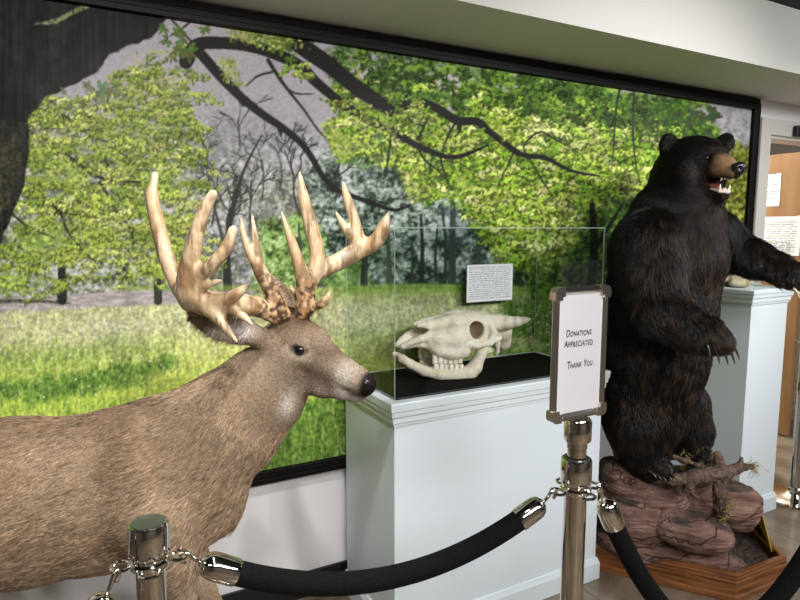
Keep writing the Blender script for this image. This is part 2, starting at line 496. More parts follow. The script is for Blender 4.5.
    # --- line / limb drawing
    def stroke(pts, ws, col, alpha=1, tex=None, soft=.9):
        P = np.array(pts, np.float32)
        if len(P) > 2:                       # Catmull-Rom
            Q = np.vstack([2*P[0]-P[1], P, 2*P[-1]-P[-2]]); out = []; wo = []
            for i in range(1, len(Q)-2):
                for t in np.linspace(0, 1, 7, endpoint=False):
                    a,b,c,d = Q[i-1],Q[i],Q[i+1],Q[i+2]
                    out.append(.5*((2*b)+(c-a)*t+(2*a-5*b+4*c-d)*t*t+(3*b-a-3*c+d)*t**3))
                    wo.append(ws[i-1]*(1-t)+ws[i]*t)
            out.append(P[-1]); wo.append(ws[-1]); P = np.array(out, np.float32); ws = wo
        for i in range(len(P)-1):
            a, b = P[i], P[i+1]; w = max(ws[i], ws[i+1])+2
            x0 = int((min(a[0],b[0])-w-PX0)*PS); x1 = int((max(a[0],b[0])+w-PX0)*PS)+2
            y0 = int((min(a[1],b[1])-w-PY0)*PS); y1 = int((max(a[1],b[1])+w-PY0)*PS)+2
            x0=max(x0,0); y0=max(y0,0); x1=min(x1,W); y1=min(y1,H)
            if x1<=x0 or y1<=y0: continue
            xs = X[y0:y1,x0:x1]; ys = Y[y0:y1,x0:x1]
            ab = b-a; t = np.clip(((xs-a[0])*ab[0]+(ys-a[1])*ab[1])/(ab@ab+1e-6),0,1)
            d = np.hypot(xs-a[0]-t*ab[0], ys-a[1]-t*ab[1])
            w_ = ws[i]*(1-t)+ws[i+1]*t
            mm = np.clip((w_-d)/soft+.5,0,1)*alpha
            # where two segments overlap only the first paints (keeps alpha even)
            mm = mm[...,None]
            src = C(*col) if tex is None else tex[y0:y1,x0:x1]
            img[y0:y1,x0:x1] = img[y0:y1,x0:x1]*(1-mm)+src*mm
    def twig_tree(x, y, ang, ln, w, depth, col, alpha):
        x2 = x+math.cos(ang)*ln; y2 = y-math.sin(ang)*ln
        mx = (x+x2)/2+R.normal(0,ln*.06); my = (y+y2)/2
        stroke([(x,y),(mx,my),(x2,y2)], [w,w*.85,w*.7], col, alpha)
        if depth:
            for k in range(R.integers(2,4)):
                t = R.uniform(.55,1); twig_tree(x+(x2-x)*t, y+(y2-y)*t, ang+R.normal(0,.5), ln*R.uniform(.5,.75), w*.62, depth-1, col, alpha)
    for (x,y,l,w,a) in [(228,262,36,1.7,.8),(205,200,40,1,.6),(262,200,40,1.1,.6),(180,150,30,1,.5),(250,230,40,1.1,.7),(212,225,36,1.1,.7),(165,170,30,.8,.5),(280,190,40,.9,.6),(300,215,40,1.3,.75),(143,190,36,1.2,.5),(335,200,34,1.4,.7),(240,150,30,.9,.55)]:
        twig_tree(x,y,math.pi/2+R.normal(0,.08),l,w,4,(52,52,50),a)
    tw = R.random(1)
    stroke([(228,294),(227,255),(231,215),(244,170),(262,135)],[4.6,3.6,2.3,1.3,.6],(50,50,48))
    stroke([(227,255),(214,205),(206,160)],[1.8,1.2,.5],(64,64,62))
    for (x,y0,y1,w,c) in [(62,205,302,4.5,(42,42,38)),(158,250,302,4,(52,52,48)),(364,240,292,4,(44,50,46)),(421,215,285,2.4,(36,42,40)),(436,225,280,1.6,(44,50,46)),(412,240,282,1.5,(48,54,50)),(390,210,286,2.6,(60,66,62)),
                          (452,190,282,4,(58,66,62)),(445,210,282,2,(50,58,54)),(478,170,280,3,(64,74,74)),(520,230,290,4,(46,60,40)),(552,255,300,4,(88,92,92)),(560,250,300,3,(60,64,62)),(575,245,300,4,(92,92,92)),(505,235,288,2,(44,56,40)),(300,225,285,1.8,(60,62,58)),(318,235,285,2,(60,62,58))]:
        stroke([(x,y1),(x+R.normal(0,1),(y0+y1)/2),(x+R.normal(0,2),y0)],[w,w*.8,w*.55],c,.92)
    # --- meadow
    g1 = noise(2.0,7,21,2); g2 = noise(30,12,22,3); g3 = noise(90,30,23,2); g4 = noise(2.1,2.1,24)
    base = ramp(np.clip((Y-292)/190,0,1), [(0,(150,164,92)),(.06,(172,176,128)),(.18,(182,186,132)),(.32,(180,188,104)),(.5,(168,186,74)),(.75,(142,168,58)),(1,(118,146,50))])
    right = sm(380,520,X)
    base = base*(1-right[...,None]*.0)
    mead = base*(.62+.5*g1[...,None]+.28*g4[...,None])
    pk = sm(300,312,Y)*(1-sm(340,372,Y))*np.clip((g3-.35)*2.4,0,1)
    mead = mead*(1-.45*pk[...,None])+C(196,188,170)*(.75+.4*g4[...,None])*.45*pk[...,None]
    darkg = ramp(.6*g1+.4*g4,[(.1,(42,70,26)),(.4,(72,108,38)),(.7,(112,150,56)),(.95,(150,184,82))])
    def gband(pts, soft, wob, a, seed): 
        nonlocal mead
        mm = np.clip(inpoly(pts,soft,wob,seed)*a*(.55+.9*g2),0,1)[...,None]; mead = mead*(1-mm)+darkg*mm
    gband([(-80,376),(0,384),(60,378),(120,366),(180,358),(150,378),(100,392),(40,402),(-80,404)],12,9,1.25,70)
    gband([(-80,350),(60,345),(140,335),(170,350),(60,372),(-80,372)],20,10,.5,71)
    gband([(60,408),(180,395),(240,380),(260,420),(60,430)],16,10,.45,72)
    gband([(500,302),(560,296),(640,296),(640,345),(560,352),(505,336)],9,8,1.0,73)
    gband([(240,440),(300,405),(345,395),(345,480),(230,490)],12,8,1.3,74)
    gband([(500,345),(640,350),(640,400),(480,400)],12,8,.6,75)
    gband([(340,330),(420,322),(500,330),(500,345),(340,345)],14,8,.35,76)
    hz = np.interp(X,[-80,110,250,330,420,560,640,770],[304,298,294,287,284,288,294,294])
    mead = mead*.87+C(176,172,146)*.13*(.7+.6*g4[...,None])
    over(mead, np.clip((Y-hz)/2+.5,0,1))
    over(C(112,150,56)*np.ones_like(img)*(.6+.7*n1[...,None]), np.clip(1-np.abs(Y-hz-3)/6,0,1)*sm(330,350,X)*.75)
    over(C(146,170,84)*np.ones_like(img)*(.75+.4*n1[...,None]), np.clip(1-np.abs(Y-288)/5,0,1)*sm(100,125,X)*(1-sm(300,330,X))*.8)
    # road
    rd = C(176,166,168)*(.72+.42*noise(9,1.6,25,2)[...,None])
    over(rd, inpoly([(-80,305),(40,296),(120,291),(190,291),(250,292),(250,300),(150,305),(60,309),(-80,316)],3,2,77)*.95)
    stroke([(-70,302),(20,301),(70,303)],[2.5,2,1],(60,58,52),.7)
    stroke([(62,300),(62,282)],[5,4.5],(42,42,38)); stroke([(158,301),(158,282)],[4.2,4],(56,56,52))
    # flowers
    for _ in range(1500):
        x = R.uniform(-60,640); y = 306+abs(R.normal(0,1))*38
        if y > 470: continue
        r_ = R.uniform(.4,.95); stroke([(x,y),(x+R.uniform(.2,1.2),y)],[r_,r_],[(226,224,214),(232,226,150),(212,204,204)][R.integers(3)],R.uniform(.35,.9))
    for _ in range(2600):
        x = R.uniform(-60,640); y = R.uniform(345,490); h = R.uniform(3,9)*(.5+(y-330)/150)
        c = [(194,206,104),(122,152,52),(72,106,36),(212,218,142)][R.integers(4)]
        stroke([(x,y),(x+R.normal(0,1.8),y-h)],[.7,.25],c,R.uniform(.25,.7))
    # --- leaves
    def leaf(x, y, ang, L, wd, col, a=1.0):
        r_ = L+2
        x0=max(int((x-r_-PX0)*PS),0); x1=min(int((x+r_-PX0)*PS)+2,W); y0=max(int((y-r_-PY0)*PS),0); y1=min(int((y+r_-PY0)*PS)+2,H)
        if x1<=x0 or y1<=y0: return
        dx = X[y0:y1,x0:x1]-x; dy = Y[y0:y1,x0:x1]-y
        c_,s_ = math.cos(ang), math.sin(ang)
        u = (dx*c_+dy*s_)/L; v = np.abs(-dx*s_+dy*c_)
        prof = wd*np.clip(u,0,1)**.6*np.clip(1-u,0,1)**.55*1.7
        mm = (np.clip((prof-v)*1.1+.35,0,1)*((u>0)&(u<1))*a)[...,None]
        img[y0:y1,x0:x1] = img[y0:y1,x0:x1]*(1-mm)+C(*col)*mm
    def palm(x, y, L, ang, col, n=6, a=1.0):
        for k in range(n):
            f = k/(n-1)-.5
            cc = [c*R.uniform(.85,1.12) for c in col]
            leaf(x,y,ang+f*3.6+R.normal(0,.1),L*(1-.55*abs(f))*R.uniform(.85,1.1),L*.22,cc,a)
    def pick(stops): return stops[R.integers(len(stops))]
    def spray(polys, n, Lr, cols, flat=False, a=(.6,1), wr=.42, down=0):
        # scatter leaves over polygon with clumping
        for poly in polys:
            P = np.array(poly); lo = P.min(0); hi = P.max(0)
            cl = [(R.uniform(lo[0],hi[0]),R.uniform(lo[1],hi[1])) for _ in range(max(4,n//22))]
            def inside(x,y):
                c=False
                for i in range(len(P)):
                    x1,y1=P[i]; x2,y2=P[(i+1)%len(P)]
                    if (y1>y)!=(y2>y) and x<(x2-x1)*(y-y1)/(y2-y1)+x1: c=not c
                return c
            cl = [c for c in cl if inside(*c)] or [tuple(P.mean(0))]
            k = 0; tries = 0
            sxy = (14,4.5) if flat else (10,8)
            while k < n and tries < n*5:
                tries += 1
                c = cl[R.integers(len(cl))]
                x = c[0]+R.normal(0,sxy[0]); y = c[1]+R.normal(0,sxy[1])
                if not inside(x,y): continue
                k += 1
                L = R.uniform(*Lr)*.74
                ang = R.choice([0,math.pi])+R.normal(.12,.35) if flat else R.uniform(0,2*math.pi)
                if down: ang = math.pi/2+R.normal(0,1.0)
                cc = np.array(pick(cols))*R.uniform(.78,1.1); leaf(x,y,ang,L,L*wr*R.uniform(.7,1.2),cc,R.uniform(*a))
    def branchlets(polys, n, ln, Lr, cols, ang=(-.15,.25), a=(.75,1), shade=.5):
        for P_ in polys:
            P = np.array(P_); lo = P.min(0); hi = P.max(0)
            def inside(x,y):
                c=False
                for i in range(len(P)):
                    x1,y1=P[i]; x2,y2=P[(i+1)%len(P)]
                    if (y1>y)!=(y2>y) and x<(x2-x1)*(y-y1)/(y2-y1)+x1: c=not c
                return c
            k = 0; tries = 0
            while k < n and tries < n*6:
                tries += 1; x = R.uniform(lo[0],hi[0]); y = R.uniform(lo[1],hi[1])
                if not inside(x,y): continue
                k += 1; th = R.uniform(*ang)+(math.pi if R.random() < .5 else 0); L_ = R.uniform(*ln); b = np.array(pick(cols))*R.uniform(.82,1.1)
                m_ = int(L_/1.6)+3
                pos = [(x+math.cos(th)*L_*t+R.normal(0,.6), y+abs(math.sin(th))*L_*t*np.sign(th if abs(th) < 2 else th-math.pi)+6*t*t*L_/30+R.normal(0,1.3), t) for t in R.random(m_)]
                for px_,py_,t in pos: leaf(px_,py_+2.4,R.uniform(0,6.3),R.uniform(*Lr)*1.05,R.uniform(*Lr)*.38,b*shade,.8)
                for px_,py_,t in pos: leaf(px_,py_,R.choice([.2,.7,2.5,2.9,math.pi/2])+R.normal(0,.3),R.uniform(*Lr),R.uniform(*Lr)*.36,b*R.uniform(.9,1.1),R.uniform(*a))
    YG = [(176,184,90),(194,198,112),(156,170,76),(132,150,64),(206,206,136),(106,126,52)]
    GY = [(174,194,78),(156,182,64),(192,206,100),(134,166,56),(108,144,48),(206,216,128),(88,122,40)]
    GR = [(96,140,46),(78,122,40),(116,156,56),(60,100,34),(134,170,70)]
    DK = [(40,62,28),(52,76,34),(30,48,24),(64,90,40),(72,96,46)]
    # left tree sprays
    LP = [[(25,95),(100,95),(140,60),(190,95),(200,150),(190,230),(205,270),(150,275),(100,250),(40,265),(15,180)]]
    spray([[(25,90),(70,85),(100,140),(150,180),(190,230),(150,270),(60,260),(15,250)]],1305,(3,7),[(70,84,44),(54,66,38),(92,108,60)],True,(.4,.8))
    spray(LP,1700,(2.5,7),YG,True,(.4,.8)); branchlets(LP,330,(10,34),(2.6,5.2),[(170,188,78),(188,200,100),(148,170,66),(200,208,128),(128,152,58)])
    spray([[(125,55),(170,45),(195,70),(185,120),(150,130),(120,95)]],609,(2.5,6),[(190,190,120),(176,180,96),(160,168,84),(206,204,150)],True,(.4,.8))
    spray([[(0,235),(40,225),(70,240),(60,285),(40,300),(-70,300),(-70,240)],[(25,155),(75,160),(80,180),(40,185)],[(20,225),(60,225),(66,250),(30,262)]],754,(4,9),[(150,172,88),(174,190,104),(132,156,76),(108,132,62)],True,(.7,1),.5)
    spray([[(70,230),(130,245),(150,262),(190,262),(200,275),(150,280),(90,262)]],377,(3,7),YG,True,(.7,1))
    for pts,ws in [([(14,128),(45,140),(90,172),(112,180),(155,183)],[2.2,2,2,1.6,.9]),([(100,182),(116,210),(130,228),(134,245)],[1.6,1.5,1,.6]),([(20,203),(50,204),(62,212),(100,218),(130,220)],[1.6,1.4,1.2,.8,.4]),
                   ([(60,212),(68,232),(85,252),(98,265)],[1.5,1.2,.9,.5]),([(100,150),(108,165),(120,185)],[1,1,.6]),([(45,95),(70,120),(95,138),(130,145)],[1.2,1,.8,.4]),([(12,214),(30,228),(55,238)],[1.3,1,.5]),([(50,98),(60,110),(66,128)],[.9,.8,.4]),([(118,150),(132,162),(138,172)],[.8,.7,.4])]:
        stroke(pts,ws,(44,44,32),.9)
    spray(LP,900,(2.5,6),YG,True,(.6,1))
    # right canopy: dark backing then leaves
    CAN = [(325,60),(345,42),(420,52),(520,72),(620,88),(700,100),(726,140),(720,175),(660,200),(600,225),(585,280),(540,300),(520,262),(490,240),(470,212),(440,190),(420,205),(395,170),(360,160),(335,120)]
    over(ramp(n1*.55+.45*n4,[(.15,(34,54,24)),(.45,(78,112,44)),(.7,(128,164,66)),(.9,(176,202,104))]), np.clip(inpoly(CAN,10,14,80)*(1.35-.9*(1-sm(380,470,X))*(n2)),0,1)*np.clip(.5+1.2*(n2-.3)+.4*right,0,1))
    spray([CAN],3335,(3,7.5),DK+GR,False,(.6,.95))
    spray([[(400,175),(450,150),(520,140),(600,130),(640,170),(600,225),(540,235),(470,212),(440,200)],[(440,85),(520,85),(640,110),(690,150),(640,180),(520,150)]],2755,(3,8),GY,False,(.7,1))
    spray([[(345,42),(420,55),(450,80),(440,100),(390,95),(350,80)]],522,(4,8),DK+[(70,98,44)],False,(.7,1))
    spray([[(500,75),(600,90),(720,112),(700,130),(600,120),(510,105)]],609,(4,9),[(90,128,44),(70,108,36),(120,156,56),(56,84,34)],False,(.6,.95))
    spray([[(340,110),(400,100),(470,130),(440,165),(400,170),(352,150)],[(320,125),(350,115),(365,150),(340,165)]],899,(3,8),YG+GY,False,(.55,.95))
    spray([[(470,205),(530,195),(585,205),(575,250),(540,275),(500,262),(478,232)]],1015,(3,8),GY+YG,False,(.7,1))
    spray([[(475,225),(520,225),(560,262),(540,300),(505,285)]],435,(3,7),GR+YG,False,(.6,1))
    spray([[(395,165),(435,150),(440,195),(410,200)]],232,(3,8),YG,False,(.7,1))
    spray([[(540,150),(640,140),(680,170),(650,195),(600,205),(560,200)]],1160,(3.5,9),[(142,188,54),(164,200,72),(120,170,50),(186,212,98),(98,146,44)],False,(.75,1))
    gap = np.clip((noise(7,6,51,3,.6)-.54)*5,0,1)
    over(ramp(n4,[(.1,(22,38,18)),(.6,(52,78,34)),(.95,(88,116,52))]), gap*inpoly(CAN,10,12,87)*.55)
    gapl = np.clip((noise(12,5,52,3,.6)-.56)*5,0,1)
    over(ramp(n6,[(.2,(40,52,32)),(.5,(96,106,80)),(.8,(176,178,176))]), gapl*inpoly(LP[0],10,12,88)*.6)
    CA2 = [[(340,70),(480,90),(640,110),(705,140),(640,190),(590,215),(520,265),(470,215),(400,165),(340,130)]]
    branchlets(CA2,560,(8,26),(2.8,6),[(190,212,92),(210,222,120),(170,202,72),(224,230,150),(150,188,60),(122,160,50)],(-.5,.6),(.8,1),.42)
    skym = np.clip((noise(6,6,55,3,.6)-.44)*7,0,1)
    for q_ in ([(432,66),(474,74),(466,112),(438,116)],[(350,48),(384,56),(376,104),(352,92)],[(498,84),(520,88),(512,106)],[(690,104),(728,110),(730,130),(700,122)]): over((186,180,188), np.clip(inpoly(q_,8,8,91)*skym,0,1)*.9)
    branchlets([[(340,50),(480,68),(640,95),(720,120),(640,125),(480,105),(350,95)]],110,(8,22),(3,6.5),[(96,132,48),(78,112,42),(128,164,64),(62,92,36)],(-.6,.8),(.8,1),.45)
    branchlets(LP,110,(10,30),(2.6,5.2),[(190,204,98),(206,212,128),(168,190,78)]); branchlets([[(20,85),(95,85),(150,42),(205,45),(218,120),(205,200),(220,265),(140,290),(-60,300),(-60,240),(10,230),(20,150)]],190,(8,26),(2.4,5),[(170,188,82),(150,174,70),(190,200,104),(128,154,60)])
    # shaded bushes under the canopy, behind the bear
    over(ramp(n1*.6+.4*n4,[(.15,(14,24,12)),(.45,(38,58,24)),(.75,(74,104,40)),(.95,(110,140,60))]), inpoly([(585,215),(615,200),(660,195),(720,190),(720,300),(640,335),(590,330),(565,300),(575,255)],14,10,81)*.92)
    spray([[(585,215),(640,200),(640,300),(570,300)]],609,(3,7),DK+GR,False,(.5,.9))
    stroke([(590,300),(594,250),(592,205)],[5,4,3],(24,26,18),.9); stroke([(594,250),(610,225),(622,205)],[2.5,2,1],(24,26,18),.8)
    # strip right of the bear
    over(ramp(n1*.5+.5*n4,[(.15,(36,40,16)),(.45,(96,104,36)),(.75,(160,164,70)),(.95,(196,196,120))]), inpoly([(728,160),(738,140),(752,150),(768,145),(768,330),(715,330),(715,170)],6,6,82)*.95)
    spray([[(738,150),(765,140),(765,300),(730,300)]],377,(2.5,6),[(60,66,26),(120,124,50),(176,176,84),(40,44,20)],False,(.5,.9))
    # --- foreground trunk and limbs
    bark = ramp(.45*noise(5,12,31,3)+.35*noise(1.6,40,32,2)+.2*n4,[(.2,(14,13,11)),(.42,(32,31,27)),(.6,(48,46,41)),(.85,(76,74,66))])
    limbt = ramp(.5*noise(9,9,33,3)+.5*noise(1.4,60,34),[(.2,(20,19,18)),(.5,(34,33,32)),(.8,(50,49,48))])
    over(bark, inpoly([(-80,-30),(30,-30),(34,60),(28,115),(30,150),(24,185),(12,215),(2,240),(-40,300),(-80,300)],2,2,83))
    over(limbt, inpoly([(-80,-30),(210,-30),(200,5),(168,18),(150,38),(128,46),(108,56),(98,72),(80,82),(58,92),(44,98),(34,112),(26,122),(5,120),(-80,90)],2,2.5,84))
    over(ramp(n1*.5+.5*n4,[(.2,(60,66,40)),(.5,(140,146,96)),(.8,(190,188,170))]), inpoly([(33,24),(60,17),(86,3),(95,4),(80,12),(58,23),(36,25)],1.5,1.5,85)*.9)
    over(ramp(n1*.6+.4*n4,[(.2,(40,42,24)),(.5,(66,66,44)),(.8,(104,98,64))]), inpoly([(-5,140),(18,132),(24,150),(10,200),(-10,225),(-40,240)],6,8,86)*.55)
    BR=(36,36,34)
    L=[([(186,62),(197,45),(222,43),(250,46),(276,54),(300,66),(316,82),(335,98),(352,111),(372,122),(392,130),(414,144),(440,155),(456,157),(472,152),(488,145)],[7,6.5,6,6,6,5.5,5,4.5,4.5,4,3.8,3.2,2.6,2.2,1.6,.8]),
       ([(194,46),(208,62),(224,80),(242,98),(262,114),(280,126),(300,142),(312,158),(322,175),(334,188),(352,196),(380,206),(395,210),(410,206)],[5,5,5,4.4,4,3.6,3.2,3,2.8,2.6,2.4,2,1.6,.8]),
       ([(288,36),(310,52),(330,66),(352,84),(372,98),(390,110),(398,107),(412,104),(424,103),(440,110),(456,120),(464,121),(478,122),(490,132),(506,144),(522,155),(545,158),(565,168),(580,173),(600,176)],[9,8.5,8,7.5,7,6.5,5,4.2,4,4,4,4,3.6,3.2,3,2.6,2.2,1.6,1.1,.6]),
       ([(268,60),(278,76),(288,90),(304,110),(318,130),(326,138)],[2,1.8,1.4,1.2,.9,.5]),([(272,72),(258,76),(246,86)],[1.2,1,.6]),([(276,74),(292,92),(314,94)],[1.2,1,.5]),
       ([(418,140),(424,126),(428,118),(432,112)],[1.4,1.2,1,.6]),([(424,126),(412,122),(406,112)],[1,.9,.5]),([(440,156),(444,172),(452,190)],[1.2,1,.5]),([(415,143),(425,160),(440,172),(448,184)],[1.2,1.1,.8,.4]),
       ([(392,128),(388,160),(384,180)],[1.1,1,.4]),([(456,122),(448,136),(442,150)],[1,1,.6]),([(527,156),(524,145),(540,132),(556,140),(575,150)],[.9,.8,.9,.8,.3]),
       ([(620,88),(616,110),(614,140),(612,170)],[1,1,.9,.4]),([(634,92),(633,120),(634,150),(640,185)],[1.1,1,.8,.4]),([(634,100),(645,118),(658,135)],[1,.9,.5]),([(530,160),(545,185),(556,200)],[.9,.8,.4]),([(515,150),(508,165),(500,180)],[1,.8,.4]),
       ([(190,22),(180,30),(170,36)],[1,.9,.5]),([(172,20),(190,40),(196,46)],[1,1,1])]
    for pts,ws in L: stroke(pts,ws,BR if ws[0]>4 else (46,46,40),.97)
    # knots on the limbs
    for x,y in [(242,98),(280,128),(459,124)]: stroke([(x,y),(x+1,y+8)],[3,1],BR)
    # big leaves by the limb
    for x,y,l,a in [(182,48,13,2.2),(188,50,14,1.0),(178,34,10,-1.2),(184,38,10,2.9),(100,90,14,.2),(112,88,12,.9),(90,86,10,2.6),(64,90,6,2.4),(168,40,9,2.6),(205,28,9,1.4),(165,28,9,2.6)]:
        palm(x,y,l,a,(88,108,52) if y<60 else (104,118,84),6,.92)
    for x,y,l,a in [(255,32,13,1.6),(262,36,12,1.0),(278,38,15,1.1),(284,44,14,1.9),(272,46,10,2.4),(290,58,9,1.3)]: palm(x,y,l,a,(82,110,44),5,.95)
    spray([[(225,20),(300,32),(352,46),(352,80),(330,62),(300,56),(255,46),(230,40)]],210,(3,7),YG+[(90,110,50),(70,88,40)],False,(.6,.95))
    spray([[(222,24),(260,30),(255,46),(230,40)],[(215,55),(240,60),(245,90),(225,80)]],159,(3,6),YG,False,(.4,.8))
    for x,y,l in [(704,120,10),(716,118,10),(694,112,10),(708,132,8),(690,122,9),(680,116,9),(712,108,8)]: palm(x,y,l,R.uniform(0,6),(70,84,56),7,.95)
    spray([[(640,92),(690,100),(700,130),(660,150),(630,130)]],290,(3,7),[(52,70,34),(70,92,44),(96,120,56)],False,(.6,.95))
    spray([[(330,100),(400,95),(470,140),(440,160),(400,140),(350,120)],[(440,110),(500,125),(540,160),(480,130)]],232,(3,7),GY+YG,False,(.5,.9))
    for pts,ws in L[2:3]: stroke(pts[9:],ws[9:],BR,.97)
    branchlets([[(470,105),(540,150),(520,165),(460,130)],[(390,95),(430,100),(430,112),(390,116)],[(260,48),(300,60),(330,90),(300,80)]],7,(6,14),(2.6,5),[(150,182,66),(110,144,52),(190,204,100)])
    # fine printing grain
    img *= (1+.10*(n4-.5)+.06*(noise(1.3,1.3,41)-.5))[...,None]
    return np.clip(img,0,255)/255.0
# ================================================================ the room
WALL_Y = 2.22
M_white = flat('white wall paint', (226,224,226), .55, bump=.06, bscale=240)
M_soffit = flat('soffit paint', (226,225,220), .7, bump=.05, bscale=200)
M_ceil = flat('dark ceiling', (34,34,34), .8)
M_plinth = flat('plinth paint', (212,221,227), .42, bump=.07, bscale=170)
M_black = flat('black vinyl base', (16,16,17), .45)
M_frame = flat('black frame', (8,8,8), .5, spec=.18, bump=.05, bscale=120)
M_casing = flat('door casing paint', (206,202,196), .5)
M_chrome, _nt, _b = newmat('polished chrome'); _b.inputs['Base Color'].default_value = lc(222,218,210); _b.inputs['Metallic'].default_value = 1; _b.inputs['Roughness'].default_value = .07
M_gun, _nt, _b = newmat('smoked chrome'); _b.inputs['Base Color'].default_value = lc(226,221,214); _b.inputs['Metallic'].default_value = 1; _b.inputs['Roughness'].default_value = .26
M_floor, nt, b = newmat('polished stone floor')
tc = N(nt,'ShaderNodeTexCoord'); n1 = N(nt,'ShaderNodeTexNoise'); n1.inputs['Scale'].default_value = 3.2; n1.inputs['Detail'].default_value = 9; n1.inputs['Distortion'].default_value = 1.2
nt.links.new(tc.outputs['Object'], n1.inputs['Vector']); r_ = N(nt,'ShaderNodeValToRGB'); e = r_.color_ramp.elements; e.new(.5)
for q,(p_,c_) in zip(e, [(.3,(92,80,66)),(.5,(122,108,92)),(.72,(146,132,114))]): q.position = p_; q.color = lc(*c_)
nt.links.new(n1.outputs['Fac'], r_.inputs['Fac'])
br = N(nt,'ShaderNodeTexBrick'); br.offset = 0; br.inputs['Scale'].default_value = 1; br.inputs['Brick Width'].default_value = .6; br.inputs['Row Height'].default_value = .6; br.inputs['Mortar Size'].default_value = .004; br.inputs['Mortar'].default_value = (.55,.55,.55,1); br.inputs['Color1'].default_value = (1,1,1,1); br.inputs['Color2'].default_value = (.86,.86,.86,1)
nt.links.new(tc.outputs['Object'], br.inputs['Vector'])
mm = N(nt,'ShaderNodeVectorMath', operation='MULTIPLY'); nt.links.new(r_.outputs['Color'], mm.inputs[0]); nt.links.new(br.outputs['Color'], mm.inputs[1])
nt.links.new(mm.outputs['Vector'], b.inputs['Base Color']); b.inputs['Roughness'].default_value = .22

def struct(name, mb, mat, parent=None): 
    o = mb.build(name, mat, parent)
    if parent is None: o['kind'] = 'structure'
    return o
XL, XR, YB, ZC = -3.0, 6.2, -3.6, 2.56
DX0, DX1, DZ = 3.735, 4.52, 2.07          # the doorway in the back wall
struct('floor', MB().box(XL-.1,XR+.1,YB-.1,4.6,-.1,0), M_floor)
struct('ceiling', MB().box(XL-.1,XR+.1,YB-.1,4.6,ZC,ZC+.1), M_ceil)
w = MB().box(XL-.1,DX0,WALL_Y,WALL_Y+.12,0,ZC).box(DX1,XR+.1,WALL_Y,WALL_Y+.12,0,ZC).box(DX0,DX1,WALL_Y,WALL_Y+.12,DZ,ZC)
struct('wall_back', w, M_white)
M_hall = flat('grey hall wall paint', (112,107,100), .7)
struct('wall_left', MB().box(XL-.1,XL,YB,WALL_Y,0,ZC), M_hall)
struct('wall_right', MB().box(XR,XR+.1,YB,4.6,0,ZC), M_hall)
struct('wall_front', MB().box(XL,XR,YB-.1,YB,0,ZC), M_hall)
struct('wall_passage', MB().box(DX0-1.2,XR,4.3,4.4,0,ZC).box(DX0-1.2,DX0-1.1,WALL_Y+.12,4.3,0,ZC), flat('passage wall paint', (196,188,170), .6))
# dropped bulkhead over the mural
SOF_Y, SOF_Z = 1.775, 2.264
struct('ceiling_soffit', MB().box(XL,XR,SOF_Y,WALL_Y,SOF_Z,ZC), M_soffit)
struct('baseboard_back', MB().box(XL,DX0-.1,WALL_Y-.012,WALL_Y,0,.105).box(DX1+.1,XR,WALL_Y-.012,WALL_Y,0,.105), M_black)
# door: casing, opened leaf, hinges, papers
dr = MB()
dr.box(DX0-.095,DX0+.005,WALL_Y-.02,WALL_Y+.005,0,DZ+.09,.003).box(DX1-.005,DX1+.095,WALL_Y-.02,WALL_Y+.005,0,DZ+.09,.003).box(DX0-.094,DX1+.094,WALL_Y-.0195,WALL_Y+.005,DZ-.004,DZ+.091,.003)
dr.box(DX0,DX0+.02,WALL_Y,WALL_Y+.12,0,DZ).box(DX1-.02,DX1,WALL_Y,WALL_Y+.12,0,DZ).box(DX0+.02,DX1-.02,WALL_Y,WALL_Y+.12,DZ-.02,DZ)
struct('trim_1', dr, M_casing)
door_root = empty('door_1', (4.5,2.36,0)); door_root['kind'] = 'structure'
M_oak = noise_ramp('brown door veneer', [(.3,(132,98,64)),(.55,(144,110,74)),(.75,(154,120,84))], (3,3,.5), 4, 8, .45, .05)
MB().box(4.46,4.50,2.36,3.16,.01,2.03,.002).build('door_panel', M_oak, door_root)
for hz in (.25,1.0,1.8): MB().lathe([(.008,hz),(.008,hz+.09)],(4.508,2.352,0),10).build('hinge', M_chrome, door_root)
hb = MB().lathe([(.025,0),(.025,.012),(.01,.014),(.01,.05)],(4.46,3.09,1.0),16,(-1,0,0)).tube([(4.415,3.09,1.0),(4.41,3.04,1.0),(4.41,2.98,1.0)],.009)
hb.build('door_handle', M_chrome, door_root)

